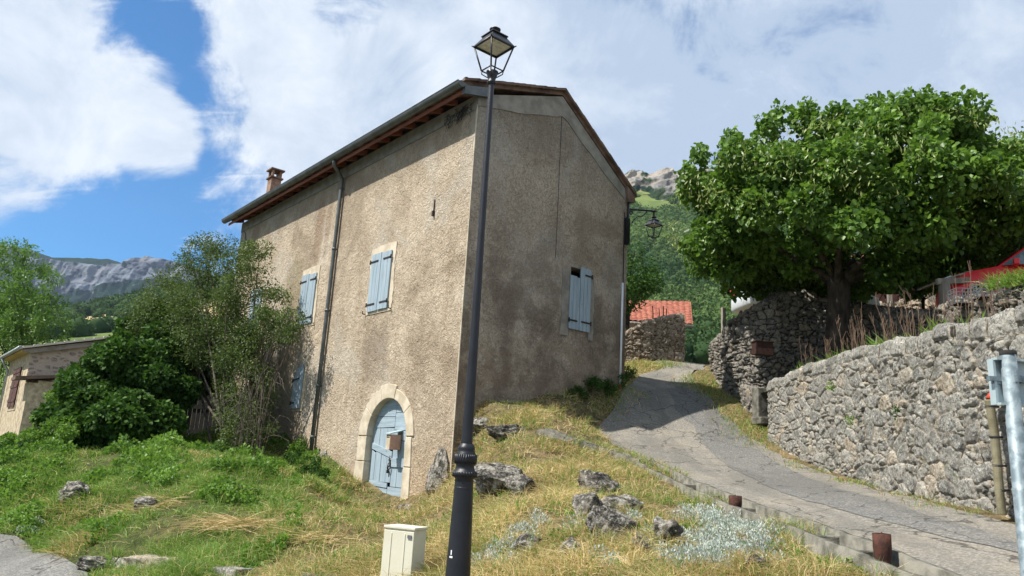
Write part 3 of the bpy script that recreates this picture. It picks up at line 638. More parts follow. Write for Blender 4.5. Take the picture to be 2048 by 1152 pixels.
def shutter(y0, y1, z0, z1, parent, x=-.055, nb=3, top=0.):
    b = MB(); wd = (y1-y0)/nb
    for k in range(nb):
        a = y0+k*wd+.003; c = y0+(k+1)*wd-.003; dz = random.uniform(-.008, .008)
        b.prism([(a, z0+dz), (c, z0+dz), (c, z1+dz+top*(k == nb-1)), (a, z1+dz)], x+random.uniform(0, .004), x+.03, 0)
    b.box((x+.035, (y0+y1)/2, z0+.18), (.022, y1-y0-.02, .10)); b.box((x+.035, (y0+y1)/2, z1-.18), (.022, y1-y0-.02, .10))
    return b.build('shutter', M['blue'], parent, bevel=.002)
def win(y0, y1, z0, z1, **k):
    wn = surround(y0, y1, z0, z1, **k); ym = (y0+y1)/2
    shutter(y0, ym-.008, z0, z1, wn); shutter(ym+.008, y1, z0, z1+.03, wn)
    for z in (z0+.17, z1-.17):
        hinge_bar(ym-.12, y0-.01, z, z+.0, -.056, wn); hinge_bar(ym+.12, y1+.01, z, z, -.056, wn)
    for y in (y0-.14, y1+.14):
        b = MB(); b.box((-.04, y, z0-.03), (.09, .02, .02)); b.box((-.08, y, z0+.0), (.015, .02, .08)); b.build('shutter_catch', M['blackmatt'], wn)
    return wn
win(2.99, 3.93, 5.04, 6.46, top_l=.17, top_r=.19, sl=.08, sr=.15, seed=1)
win(7.03, 7.95, 5.12, 6.55, top_l=.18, top_r=.20, sl=.06, sr=.12, seed=2)
win(10.9, 11.8, 5.30, 6.65, top_l=.15, top_r=.15, sl=.06, sr=.10, seed=3)
# small single shutter low on the facade with a broken ogee top
wn = surround(7.12, 7.62, 2.78, 3.70, top_l=.04, top_r=.1, sl=.03, sr=.12, seed=5)
b = MB(); b.prism([(7.12, 2.78), (7.34, 2.78), (7.34, 3.95), (7.26, 4.0), (7.12, 3.83)], -.06, -.03, 0); b.prism([(7.35, 2.78), (7.66, 2.78), (7.66, 3.66), (7.55, 3.74), (7.50, 3.86), (7.35, 3.92)], -.058, -.03, 0)
b.build('shutter', M['blue'], wn, bevel=.003)
hinge_bar(7.3, 7.66, 3.60, 3.55, -.062, wn); hinge_bar(7.42, 7.66, 2.93, 2.93, -.062, wn)
# gable window: shutters with a missing board corner
wn = MB(); gz = np.linspace(4.55, 6.1, 30); gn = fbm(np.c_[gz*5, gz*0, gz*0], 3, 8)*.05
V = [(2.99, -.014, z) for z in gz]+[(2.74+n_, -.014, z) for z, n_ in zip(gz, gn)]+[(2.99, -.001, z) for z in gz]+[(2.74+n_, -.001, z) for z, n_ in zip(gz, gn)]
wn.add(V, [(i, i+1, 31+i, 30+i) for i in range(29)]+[(30+i, 31+i, 91+i, 90+i) for i in range(29)]+[(0, 30, 90, 60), (29, 59, 89, 119)][:1])
V = [(3.64, -.012, z) for z in gz]+[(3.80+n_, -.012, z) for z, n_ in zip(gz, gn[::-1])]
wn.add(V, [(i, 30+i, 31+i, i+1) for i in range(29)]); wn = wn.build('window', M['cement'], house)
def gsh(x0, x1, z0, z1, tops, nb):
    b = MB(); wd = (x1-x0)/nb
    for k in range(nb):
        a = x0+k*wd+.003; c = x0+(k+1)*wd-.003; y = -.055+random.uniform(0, .004); b.prism([(a, z0), (c, z0), (c, tops[k]), (a, tops[k])], y, y+.028, 1)
    b.box(((x0+x1)/2, -.02, z0+.2), (x1-x0-.02, .02, .1)); return b.build('shutter', M['blue'], wn, bevel=.002)
gsh(2.97, 3.29, 4.72, 6.2, (5.98, 5.98, 5.96), 3); gsh(3.30, 3.65, 4.72, 6.22, (6.24, 6.23, 6.22), 3)
for x0, x1, z in ((2.96, 3.22, 4.92), (3.36, 3.67, 4.93), (3.44, 3.67, 6.06)):
    b = MB(); b.b2((x0, -.068, z-.018), (x1, -.056, z+.018)); e = x1 if x1 > 3.5 else x0; b.tube([(e, -.06, z-.05), (e, -.06, z+.05)], .018, 8); b.build('hinge', M['blackmatt'], wn)
# cables, conduit, wall anchor, vent pipe, dark joint down the gable
MB().b2((2.50, -.006, 6.3), (2.512, -.001, 9.9)).build('gable_crack', M['cabl'], house)
MB().tube([(4.80, -.02, 8.0), (4.79, -.03, 7.0), (4.80, -.025, 6.15)], .012, 6).build('cable', M['cabl'], house)
MB().tube([(4.78, -.03, 6.15), (4.77, -.03, 3.62)], .028, 10).build('conduit', M['white'], house)
MB().tube([(4.77, -.03, 3.62), (4.77, -.03, 3.5)], .032, 10).build('conduit_end', M['redpl'], house)
b = MB(); b.tube([(-.02, 1.36, 7.34), (-.02, 1.36, 7.05)], .014, 6); b.box((-.03, 1.36, 7.0), (.05, .05, .12)); b.build('wall_anchor', M['blackmatt'], house)
b = MB(); b.tube([(-.0, 13.45, 9.1), (-.03, 13.2, 8.9), (-.03, 13.2, 7.2)], .012, 6); b.build('cable', M['cabl'], house)
MB().tube([(-.05, 9.95, 5.3), (-.38, 9.72, 5.85)], .055, 10).build('vent_pipe', M['white'], house)
for k in range(26):   # wiry dead creeper under the eave corner
    pass
b = MB(); rr_ = random.Random(8)
for k in range(34):
    y = rr_.uniform(.1, 1.1); p = [(-.03, y, 9.25+rr_.uniform(-.05, .08))]
    for j in range(5): p.append((-.03-rr_.uniform(0, .06), p[-1][1]+rr_.uniform(-.09, .09), p[-1][2]-rr_.uniform(0, .09)))
    b.tube(p, .006, 4, cap=False)
b.build('dead_creeper', M['cabl'], house)
# mailbox on the door
mb = empty('mailbox', W(.15, 2.18, 1.78), HA); tag(mb, 'tan metal mailbox with a slanted lid fixed to the blue arched door', 'mailbox')
b = MB(); b.box((-.17, 0, .17), (.27, .17, .32)); b.build('box_body', M['pinkmetal'], mb, bevel=.004)
b = MB(); b.box((-.308, 0, .15), (.006, .155, .28)); b.build('front_plate', M['lime'], mb)
b = MB(); b.box((-.313, 0, .27), (.006, .12, .018)); b.build('letter_slot', M['cabl'], mb)
b = MB(); b.prism([(-.34, .33), (-.02, .42), (-.02, .44), (-.34, .35)], -.12, .12); b.build('lid', M['signback'], mb)

# ------------------------------------------------------------------ lanterns
def lantern(b_c, sc, root, hang=False):
    """four sided tapered lantern. b_c = centre of its lower frame; returns nothing. sizes in m times sc"""
    x, y, z = b_c; R = rotz(R_(45-6))
    def P(u, v, h): p = R@np.array([u*sc, v*sc, 0]); return (x+p[0], y+p[1], z+h*sc)
    lo, hi = .105, .190; H = .36; ft = 1.5 if hang else 1.15
    fr = MB()
    cs = [(-1, -1), (1, -1), (1, 1), (-1, 1)]
    for i in range(4):
        a, c = cs[i], cs[(i+1) % 4]
        fr.tube([P(a[0]*lo, a[1]*lo, 0), P(a[0]*hi, a[1]*hi, H)], .010*sc*ft, 6)
        fr.tube([P(a[0]*lo, a[1]*lo, 0), P(c[0]*lo, c[1]*lo, 0)], .009*sc*ft, 6)
        m0 = P(a[0]*hi, a[1]*hi, H); m1 = P(c[0]*hi, c[1]*hi, H); fr.tube([m0, m1], .017*sc, 6)
        fr.tube([P(a[0]*hi, a[1]*hi, H), P(a[0]*(hi+.028), a[1]*(hi+.028), H+.015)], [.016*sc, .006*sc], 6)
        for k in (-1, 1): fr.tube([P(a[0]*lo, a[1]*lo, 0), P(a[0]*lo, a[1]*lo, -.025)], .006*sc, 5)
    fr.build('lantern_frame', M['black'], root, origin=root.location)
    rf = MB(); V = []; F = []
    prof = [(hi+.012, H+.005), (hi+.004, H+.02), (.125, H+.125), (.118, H+.145), (.135, H+.150), (.130, H+.165), (.06, H+.215), (.045, H+.225)]
    for r, h in prof:
        for a in cs: V.append(P(a[0]*r, a[1]*r, h))
    for i in range(len(prof)-1):
        for j in range(4): F.append((i*4+j, i*4+(j+1) % 4, (i+1)*4+(j+1) % 4, (i+1)*4+j))
    rf.add(V, F); cc = P(0, 0, 0)
    rf.lathe([(.04*sc, (H+.21)*sc), (.035*sc, (H+.235)*sc), (.075*sc, (H+.25)*sc), (.078*sc, (H+.265)*sc), (.05*sc, (H+.285)*sc), (0, (H+.292)*sc)], (cc[0], cc[1], cc[2]), 16)
    rf.build('lantern_roof', M['black'], root, origin=root.location)
    u = MB(); u.add([P(a[0]*(hi-.012), a[1]*(hi-.012), H+.012) for a in cs], [(0, 1, 2, 3)])
    for k in range(3):
        for l in range(3): 
            c_ = P(-.09+.09*k, -.09+.09*l, H+.006); u.box(c_, (.045*sc, .045*sc, .008*sc), R)
    u.build('reflector', M['enamel'], root, origin=root.location, fix=False)
    if not hang:
        sp_ = MB()
        for a in cs:
            for_ = [P(a[0]*lo*1.0, a[1]*lo, 0), P(a[0]*lo*.95, a[1]*lo*.95, -.05), P(a[0]*.055, a[1]*.055, -.09), P(a[0]*.02, a[1]*.02, -.11)]
            sp_.tube(for_, .008*sc, 6)
        sp_.tube([P(0, 0, -.12), P(0, 0, -.02)], .006*sc, 6)
        sp_.build('lantern_cradle', M['black'], root, origin=root.location)
    else:
        sp_ = MB()
        for a in ((1, 0), (0, 1)):
            sp_.tube([P(a[0]*s_*lo*1.0, a[1]*s_*lo, -.11*(1-s_*s_)) for s_ in np.linspace(-1, 1, 11)], .008*sc, 6)
        sp_.tube([P(0, 0, -.10), P(0, 0, -.19)], [.014*sc, .004*sc], 6); sp_.tube([P(lo*.8*math.cos(t), lo*.8*math.sin(t), -.035) for t in np.linspace(0, 2*math.pi, 17)], .006*sc, 5)
        sp_.build('lantern_cradle', M['black'], root, origin=root.location)
LY = 5.5; pb = at(917, 1120, LY); ptop = at(984, 160, LY); LX = (pb[0]+ptop[0])/2
zg = gh(LX, LY)
lamp = empty('street_lamp', (LX, LY, zg)); tag(lamp, 'tall black cast iron street lamp with a four sided lantern, standing on the grassy bank', 'street lamp')
zt = ptop[2]; zc_ = at(930, 945, LY)[2]         # collar height
O = (LX, LY, zg)
b = MB(); b.lathe([(.14, -.3), (.14, .02), (.11, .05), (.108, .10), (.100, .14), (.097, .2), (.090, .3), (.074, zc_-zg-.30), (.066, zc_-zg-.06)], O, 24)
b.build('base', M['black'], lamp, origin=lamp.location)
h = zc_-zg
b = MB(); b.lathe([(0.0632, h-.12), (0.0676, h-.115), (0.0676, h-.10), (0.0617, h-.095), (0.0617, h-.065), (0.0698, h-.06), (0.0647, h-.045), (0.0823, h-.03), (0.0897, h-.012), (0.0867, h+.006), (0.0720, h+.014), (0.0676, h+.03), (0.0647, h+.045), (0.0735, h+.06), (0.0786, h+.085), (0.0772, h+.115), (0.0647, h+.14), (0.0603, h+.155), (0.0632, h+.165), (0.0588, h+.18), (0.0456, h+.20)], O, 28)
for k in range(28):
    a = 2*math.pi*k/28
    b.tube([(LX+.081*math.cos(a), LY+.081*math.sin(a), zc_-.03), (LX+.085*math.cos(a), LY+.085*math.sin(a), zc_+.004)], .007, 5)
    b.tube([(LX+.073*math.cos(a), LY+.073*math.sin(a), zc_+.06), (LX+.076*math.cos(a+.12), LY+.076*math.sin(a+.12), zc_+.125)], .007, 5)
b.build('collar', M['black'], lamp, origin=lamp.location)
b = MB(); b.lathe([(.042, h+.15), (.041, h+.2), (.037, h+.5), (.032, h+1.1), (.027, h+1.8), (.023, zt-zg-.12), (.022, zt-zg)], O, 20)
b.build('post', M['black'], lamp, origin=lamp.location)
b = MB(); ht = zt-zg
b.lathe([(0.0272, ht-.04), (0.0368, ht-.03), (0.0368, ht-.018), (0.0288, ht-.01), (0.0320, ht+.01), (0.0384, ht+.03), (0.0496, ht+.07), (0.0400, ht+.075), (0.0000, ht+.075)], O, 20)
b.build('capital', M['black'], lamp, origin=lamp.location)
lantern((LX, LY, zt+.06+.02), .60, lamp)
b = MB(); b.box((LX-.052, LY-.064, zg+.52), (.03, .002, .012), rotz(-.8)); b.box((LX-.052, LY-.064, zg+.55), (.010, .002, .03), rotz(-.8)); b.build('sticker', M['white'], lamp, origin=lamp.location)
# wall lantern on the gable's far corner
wb = W(4.88, -.0, 8.0); wl = empty('wall_lantern', wb, HA); tag(wl, 'black wrought iron lantern hanging from a bracket at the corner of the tall house', 'wall lantern')
def wb_build(b, name):  # built in world, brought into the root frame
    V = np.array(b.v)-wb; b.v = [tuple(p) for p in V@rotz(HA)]; return b.build(name, M['black'], wl)
D_ = at(1300, 412, 18.9)-W(4.90, -.06, 8.12); e1 = W(4.90, -.06, 8.13); ux = Gd
A = lambda g, z: W(4.90+g, -.06, z)
b = MB(); b.tube([A(0, 8.28), A(0, 7.35)], .03, 6); b.tube([A(0, 8.10), A(.98, 8.32), A(1.02, 8.32)], .026, 6); b.tube([A(1.0, 8.36), A(1.0, 8.16)], .02, 6)
b.tube([A(.15+.04*k, 7.78+.5*(k/15)**1.0+.05*math.sin(k*.42)) for k in range(16)], .016, 5)
b.tube([A(.10+.07*(1-t*.75)*math.cos(7*t), 8.02+.07*(1-t*.75)*math.sin(7*t)) for t in np.linspace(0, 1, 18)], .015, 5)
b.box(A(-.03, 7.5), (.12, .08, .7), rotz(HA)); wb_build(b, 'bracket')
lc = A(1.0, 7.62)
tmp = empty('tmp', (0, 0, 0)); before = set(COL.objects); lantern(lc, .84, tmp, True); 
lt = MB(); lt.tube([(lc[0], lc[1], lc[2]+.63*.84), (lc[0], lc[1], 8.2)], .014, 6); lt.lathe([(.0, .72), (.06, .70), (.085, .68), (.03, .665), (.0, .66)], lc, 12); lt.build('hanger', M['black'], tmp)
Rm = rotz(HA)
for o in list(tmp.children):
    me = o.data; V = np.empty(len(me.vertices)*3, np.float32); me.vertices.foreach_get('co', V); V = (V.reshape(-1, 3)-wb)@Rm; me.vertices.foreach_set('co', V.astype(np.float32).ravel()); me.update(); o.parent = wl
bpy.data.objects.remove(tmp)

# ------------------------------------------------------------------ electricity cabinet
cb_ = at(800, 1150, 6.9); bx = at(797, 1054, 6.9)
zgc = gh(bx[0], 6.9); top_z = bx[2]
cab = empty('electric_cabinet', (bx[0], 6.9, zgc), R_(-26)); tag(cab, 'cream metal electricity cabinet standing in the grass beside the black lamp post', 'cabinet')
Hc = top_z-zgc
b = MB(); b.box((.02, .10, Hc/2-.1), (.30, .20, Hc+.18)); b.build('cabinet_body', M['cream'], cab, bevel=.006)
b = MB(); b.box((.02, -.008, Hc/2-.08), (.31, .016, Hc+.10)); b.box((-.055, -.018, Hc/2-.08), (.012, .006, Hc+.06)); b.box((.085, -.018, Hc/2-.08), (.012, .006, Hc+.06)); b.build('cabinet_door', M['cream'], cab, bevel=.004)
b = MB(); b.box((.02, .095, Hc-.004), (.325, .225, .022)); b.build('cabinet_cap', M['cream'], cab, bevel=.004)
b = MB(); b.box((.135, -.022, Hc-.07), (.04, .006, .028)); b.build('cabinet_latch', M['greyplastic'], cab)
# ------------------------------------------------------------------ road sign seen from behind
SY = 3.3; p1 = at(2019, 705, SY); p2 = at(2050, 1100, SY)
sx_ = (p1[0]+p2[0])/2; sg = gh(sx_, SY)
sign = empty('road_sign', (sx_, SY, sg)); tag(sign, 'back of a grey metal road sign on a galvanised pole at the right edge', 'road sign')
b = MB(); b.lathe([(.032, -.2), (.032, p1[2]-sg), (.0, p1[2]-sg+.004)], (sx_, SY, sg), 24); b.build('pole', M['galv'], sign, origin=sign.location)
b = MB(); b.lathe([(.034, p1[2]-sg-.012), (.034, p1[2]-sg+.006), (0, p1[2]-sg+.01)], (sx_, SY, sg), 24); b.build('pole_cap', M['rubber'], sign, origin=sign.location)
zp = at(2000, 762, SY)[2]
b = MB(); R = rotz(R_(6)); sx_ += .012; c0 = np.array([sx_+.14, SY-.055, zp+.0])
b.box(np.array([sx_+.155, SY+.055, zp]), (.45, .006, .205), R); 
b.box(np.array([sx_-.068, SY+.035, zp]), (.012, .035, .205), R); b.box(np.array([sx_+.155, SY+.035, zp+.1]), (.45, .035, .01), R); b.box(np.array([sx_+.155, SY+.035, zp-.1]), (.45, .035, .01), R)
b.build('sign_panel', M['signback'], sign, origin=sign.location)
b = MB(); b.lathe([(.035, 0), (.035, .03)], (sx_, SY, zp-.005), 24); b.box((sx_+.055, SY-.005, zp+.01), (.05, .02, .03)); b.tube([(sx_+.06, SY-.03, zp+.01), (sx_+.06, SY+.03, zp+.01)], .008, 6); b.box((sx_+.1, SY+.04, zp+.012), (.40, .02, .02), R); b.box((sx_-.05, SY+.03, zp+.0), (.05, .02, .02), R)
b.build('clamp', M['galv'], sign, origin=sign.location)

# ------------------------------------------------------------------ stone walls: a profile (front, top, back) displaced into separate stones
def stone_wall(name, path, zb, zt, thick, m, cell=(.32, .18), relief=.06, res=.022, seed=0, side=1, topwob=.06, jw=.22, label=None, cat='wall', ends=True, group=None, batter=0., coping=0.):
    path = np.array(path, float); d = np.r_[0, np.cumsum(np.linalg.norm(np.diff(path, axis=0), axis=1))]; n = max(int(d[-1]/res), 8); t = np.linspace(0, d[-1], n)
    P = np.stack([np.interp(t, d, path[:, k]) for k in range(2)], 1)
    ks = max(int(.5/res), 3); kern = np.ones(ks)/ks
    pad = lambda a: np.convolve(np.r_[2*a[0]-a[1:ks//2+1][::-1], a, 2*a[-1]-a[-ks//2-1:-1][::-1]][:len(a)+ks-1], kern, 'valid')[:len(a)]
    Ps = np.stack([pad(P[:, 0]), pad(P[:, 1])], 1)
    T = np.gradient(Ps, axis=0); T /= np.linalg.norm(T, axis=1)[:, None]; N = np.stack([T[:, 1], -T[:, 0]], 1)*side   # outward (front)
    ZB = np.interp(t, d, zb); ZT = np.interp(t, d, zt)
    ZT = ZT+fbm(np.c_[t*2.3, t*0, t*0+seed], 3, seed+3)*topwob
    hm = (ZT-ZB).max(); nf = max(int(hm/res), 6); nt_ = max(int(thick/res), 4); nb = 8
    rows = []
    for i in range(nf+1): f = i/nf; rows.append((0, f))
    for i in range(1, nt_+1): rows.append((1, i/nt_))
    for i in range(1, nb+1): rows.append((2, i/nb))
    m_ = len(rows); V = np.zeros((m_, n, 3)); Nn = np.zeros((m_, n, 3)); Uv = np.zeros((m_, n, 2))
    for j, (k, f) in enumerate(rows):
        if k == 0:
            z = ZB+(ZT-ZB)*f; V[j, :, :2] = Ps-N*(batter*(z-ZB))[:, None]; V[j, :, 2] = z; Nn[j, :, :2] = N; Uv[j] = np.c_[t, z]
            e = smooth(np.full(n, f*1.0), 1-.10/hm*1.2, 1.0)[:, None]; Nn[j] = Nn[j]*(1-e)+np.array([0, 0, 1.])*e
        elif k == 1:
            V[j, :, :2] = Ps-N*(batter*(ZT-ZB)+thick*f)[:, None]; V[j, :, 2] = ZT; Nn[j] = [0, 0, 1]; Uv[j] = np.c_[t, ZT+thick*f]
        else:
            V[j, :, :2] = Ps-N*(batter*(ZT-ZB)+thick)[:, None]; V[j, :, 2] = ZT-f*np.minimum(1.2, ZT-ZB); Nn[j, :, :2] = -N; Uv[j] = np.c_[t, ZT+thick+f]
    Nn /= np.linalg.norm(Nn, axis=2)[..., None]+1e-9
    u, v = Uv[..., 0], Uv[..., 1]; q = np.stack([u, v, u*0+seed], -1)
    wu = u+fbm(q*2.2, 3, seed+1)*.16; wv = v+fbm(q*2.2, 3, seed+2)*.11
    size = 1.0
    F1, F2, ia, ib, cu, cv = voro(wu/cell[0], wv/cell[1], seed+5)
    # some cells broken into smaller stones
    G1, G2, ja, jb, du, dv = voro(wu/cell[0]*2.1, wv/cell[1]*1.9, seed+6); sm = (ib > .60)
    if coping:      # a row of larger stones along the top
        C1, C2, ka, kb, eu, ev = voro(wu/(cell[0]*1.25), wu*0+.5, seed+8); C2 = C1+(C2-C1)*.8; copl = coping*(.65+.7*ka)
        hh = (ZT[None, :]-V[..., 2]); copm = (hh < copl) | (np.arange(m_)[:, None] > nf)
    e = F2-F1; e = np.where(sm, np.minimum(e, (G2-G1)*.8), e); st = np.where(sm, ja, ia); sb = np.where(sm, jb, ib)
    if coping:
        e = np.where(copm, np.minimum(C2-C1, np.abs(hh-copl)/.2+.05), np.minimum(e, np.abs(hh-copl)/.2+.05)); e = np.where(np.arange(m_)[:, None]*np.ones((1, n)) > nf, C2-C1, e)
        st = np.where(copm, ka, st); sb = np.where(copm, kb, sb)
    k_ = smooth(e, .02, jw); jt = 1-smooth(e, .0, jw*.75)
    h = k_*relief*(.35+1.1*sb)+k_*relief*.8*(cu*(sb-.5)+cv*(st-.3))+relief*.5*fbm(q*9, 4, seed+11)+relief*.34*fbm(q*26, 2, seed+12)
    V = V+Nn*h[..., None]
    # close the ends by pulling the last columns in
    I = np.arange(m_*n).reshape(m_, n); F = np.stack([I[:-1, :-1], I[:-1, 1:], I[1:, 1:], I[1:, :-1]], -1).reshape(-1, 4)
    if side < 0: F = F[:, ::-1]
    Vf = V.reshape(-1, 3); att = [st.reshape(-1), jt.reshape(-1)]; Fl = [F]
    if ends:
        for col, fl in ((0, 1), (n-1, -1)):
            # grid between front rows and back, front row i <-> back at equal height
            ne = max(int(thick/res), 4); a = V[:nf+1, col]; bk = a.copy(); bk[:, :2] -= (N[col]*thick)[None]
            tt = np.linspace(0, 1, ne)[None, :, None]; E = a[:, None]*(1-tt)+bk[:, None]*tt
            Eu = np.linspace(0, thick, ne)[None, :]+0*E[..., 0]; Ev = E[..., 2]
            e1, e2, e3, e4, _, _ = voro((Eu+fl*.3)/cell[0]*1.1, Ev/cell[1], seed+9); ee = smooth(e2-e1, .02, jw); edge = np.minimum(smooth(tt[..., 0], 0, .12), 1)
            dirv = -T[col]*fl*1.0 if col == 0 else T[col]
            E[..., :2] += (T[col]*(-1 if col == 0 else 1))[None, None]*((ee*relief*(.4+.8*e4)+relief*.4*fbm(np.stack([Eu*9, Ev*9, Eu*0], -1), 3, 5))*edge)[..., None]
            J = np.arange((nf+1)*ne).reshape(nf+1, ne)+len(Vf); FF = np.stack([J[:-1, :-1], J[:-1, 1:], J[1:, 1:], J[1:, :-1]], -1).reshape(-1, 4)
            Vf = np.r_[Vf, E.reshape(-1, 3)]; att[0] = np.r_[att[0], e3.reshape(-1)]; att[1] = np.r_[att[1], (1-smooth(e2-e1, 0, jw*.75)).reshape(-1)]; Fl.append(FF)
    o = npmesh(name, Vf, np.concatenate(Fl), [m], attrs={'stone': att[0], 'joint': att[1]}, smooth_=True)
    if label: tag(o, label, cat, group)
    return o
def A2(px, py, Y): p = at(px, py, Y); return p
# front retaining wall: top outline and foot in the photo, at their distances
fr = [(1536,766,15.4,.0),(1620,733,13.2,0),(1700,702,11.5,0),(1780,685,10.1,0),(1850,667,9.0,0),(1930,645,8.0,0),(2000,630,7.35,0),(2048,619,6.95,0)]
pth = [at(p[0], p[1], p[2]) for p in fr]; fx = [p[0] for p in pth]; fy = [p[1] for p in pth]; fz = [p[2] for p in pth]
fx += [fx[-1]-.02, 5.0]; fy += [5.6, 4.0]; fz += [3.25, 3.1]
fb = [gh(x-.05, y)-.25 for x, y in zip(fx, fy)]
stone_wall('retaining_wall', list(zip(fx, fy)), fb, fz, .42, M['stoneA'], cell=(.33, .19), relief=.032, res=.016, seed=3, side=1, topwob=.05, coping=.18, jw=.17,
           label='long grey lichen-covered rubble retaining wall rising beside the lane at the right')
# curved upper wall bordering the lane, then running back under the linden
up = [(1424,690,21.6),(1440,668,20.2),(1458,648,19.2),(1495,624,18.3),(1520,603,17.9),(1552,603,17.9),(1562,590,18.1),(1600,588,18.2),(1640,592,18.2)]
pu = [at(*p) for p in up]; ux_ = [p[0] for p in pu]; uy = [p[1] for p in pu]; uz = [p[2] for p in pu]
ub = [gh(x-.2, y-.2)-.4 for x, y in zip(ux_, uy)]
stone_wall('dry_stone_wall', list(zip(ux_, uy)), ub, uz, .5, M['stoneB'], cell=(.26, .16), relief=.09, res=.024, seed=11, side=1, topwob=.10, label='curved dark dry stone wall on the bend of the lane under the linden')
u2 = [(1600,590,18.35),(1691,606,18.0),(1745,612,17.3),(1805,626,16.2),(1850,632,15.2),(1880,622,14.4),(1912,602,13.4),(1980,592,12.2),(2048,578,11.2),(2120,570,10.2)]
p2_ = [at(*p) for p in u2]
stone_wall('terrace_wall', [(p[0], p[1]) for p in p2_], [2.8]*len(p2_), [p[2] for p in p2_], .5, M['stoneB'], cell=(.26, .16), relief=.08, res=.03, seed=17, side=1, topwob=.10, ends=False,
           label='shaded rubble terrace wall behind the planting strip, below the parked cars')
# wall across the far side of the lane, and the sloping gable of rubble
fw = [(1215,690,25.0),(1256,661,25.0),(1290,645,25.0),(1325,633,25.2),(1352,629,25.3),(1370,631,25.4)]
pf = [at(*p) for p in fw]
stone_wall('field_stone_wall', [(p[0], p[1]) for p in pf], [gh(p[0], p[1])-.5 for p in pf], [p[2] for p in pf], .9, M['stoneC'], cell=(.24, .12), relief=.06, res=.03, seed=23, side=1, topwob=.08,
           label='warm rubble stone wall with a rising top across the bend of the lane, below the red tiled roof')
# sunlit rubble behind the tree
rb_ = [(1742,596,22.0),(1800,590,21.6),(1840,582,21.3),(1885,590,21.0)]
pr_ = [at(*p) for p in rb_]
stone_wall('rubble_wall', [(p[0], p[1]) for p in pr_], [p[2]-2.0 for p in pr_], [p[2] for p in pr_], 1.0, M['stoneC'], cell=(.42, .2), relief=.16, res=.03, seed=29, side=1, topwob=.25, ends=False, batter=.6,
           label='sunlit tumbledown heap wall of pale stones seen under the linden branches')
# soil behind the walls
def soil(name, poly, z, m='ground', dry=.6, amp=.08):
    c = np.array(poly); cen = c.mean(0); zz = np.array(z, float); rings = 14; V = []; 
    for k in range(rings+1):
        f = k/rings; 
        for i in range(len(c)): V.append([*(cen*(1-f)+c[i]*f), zz.mean()*(1-f)+zz[i]*f])
    V = np.array(V); V[:, 2] += fbm(V*[1.3, 1.3, 0], 3, 9)*amp; n = len(c); F = []
    for k in range(rings):
        for i in range(n): F.append((k*n+i, (k+1)*n+i, (k+1)*n+(i+1) % n, k*n+(i+1) % n))
    return tag(npmesh(name, V, np.array(F), [M[m]], attrs={'dry': np.full(len(V), dry)}, smooth_=True), kind='structure')
fin = list(zip(fx, fy, fz)); 
strip = [(x+.3, y) for x, y, z in fin]+[(x-.0, y-.0) for x, y in [(p[0]+.2, p[1]) for p in p2_[::-1]]]+[(6.0, 18.2), (5.6, 17.0)]
def dens(poly, k=4):
    o = []
    for i in range(len(poly)):
        a = np.array(poly[i]); b_ = np.array(poly[(i+1) % len(poly)])
        for t in range(k): o.append(a+(b_-a)*t/k)
    return o
zs_strip = [z-.12 for x, y, z in fin]+[3.5 for p in p2_]+[3.55, 3.5]
zz_ = []
for i in range(len(zs_strip)):
    for t in range(4): zz_.append(zs_strip[i]+(zs_strip[(i+1) % len(zs_strip)]-zs_strip[i])*t/4)
soil('planting_strip', dens(strip), zz_, dry=.3)
upper = [(p[0]+.35, p[1]+.1) for p in p2_]+[(20, 9), (26, 20), (24, 40), (14, 40), (8.2, 24)]
uzs = [p[2]-.22 for p in p2_]+[5.0, 6.0, 7.0, 6.6, 5.6]; zz_ = []
for i in range(len(uzs)):
    for t in range(4): zz_.append(uzs[i]+(uzs[(i+1) % len(uzs)]-uzs[i])*t/4)
soil('upper_terrace', dens(upper), zz_, dry=.5, amp=.15)
# stone gatepost and step at the gap between the two walls
def blockstone(name, c, d, rz, label, cat, seed, m='rock', rough=.02):
    b = MB(); b.box((0, 0, 0), (1, 1, 1)); 
    import bmesh
    bm = bmesh.new(); me = bpy.data.meshes.new(name); me.from_pydata(b.v, [], b.f); bm.from_mesh(me)
    bmesh.ops.recalc_face_normals(bm, faces=bm.faces)
    bmesh.ops.bevel(bm, geom=bm.edges[:], offset=.07, segments=2, affect='EDGES', profile=.6)
    bmesh.ops.subdivide_edges(bm, edges=bm.edges[:], cuts=5, use_grid_fill=True); bm.to_mesh(me); bm.free()
    n = len(me.vertices); V = np.empty(n*3); me.vertices.foreach_get('co', V); V = V.reshape(-1, 3)*np.array(d)
    r = np.linalg.norm(V, axis=1)[:, None]+1e-6; V = V+V/r*(fbm(V*7+seed, 4, seed)[:, None]*rough*1.5); V = V@rotz(rz).T; me.vertices.foreach_set('co', V.astype(np.float32).ravel()); me.update()
    o = link(name, me, None, [M[m]], True); o.location = tuple(c); tag(o, label, cat); return o
pz = gpt(1521, 846); pt_ = at(1521, 773, pz[1])
blockstone('gate_pillar', (pz[0], pz[1], (pz[2]+pt_[2])/2-.06), (.26, .26, pt_[2]-pz[2]+.06), .25, 'small squared stone pillar in the gap at the end of the retaining wall', 'pillar', 3, 'conc', .012)
blockstone('step_stone', (pz[0]-.02, pz[1]-.3, pz[2]+.02), (.42, .4, .16), .2, 'flat stone step at the foot of the small pillar', 'stone', 5, 'conc')
ps2 = gpt(1500, 838)
p3_ = at(1492, 775, 17.2); p4_ = at(1512, 790, 16.9)
stone_wall('low_stone_wall', [at(1484,772,17.7)[:2], at(1513,778,17.0)[:2]], [2.6, 2.5], [at(1484,772,17.7)[2], at(1513,782,17.0)[2]], .3, M['stoneB'], cell=(.22, .15), relief=.05, res=.024, seed=33, side=1, label='low stub of rubble wall between the bend and the small pillar')
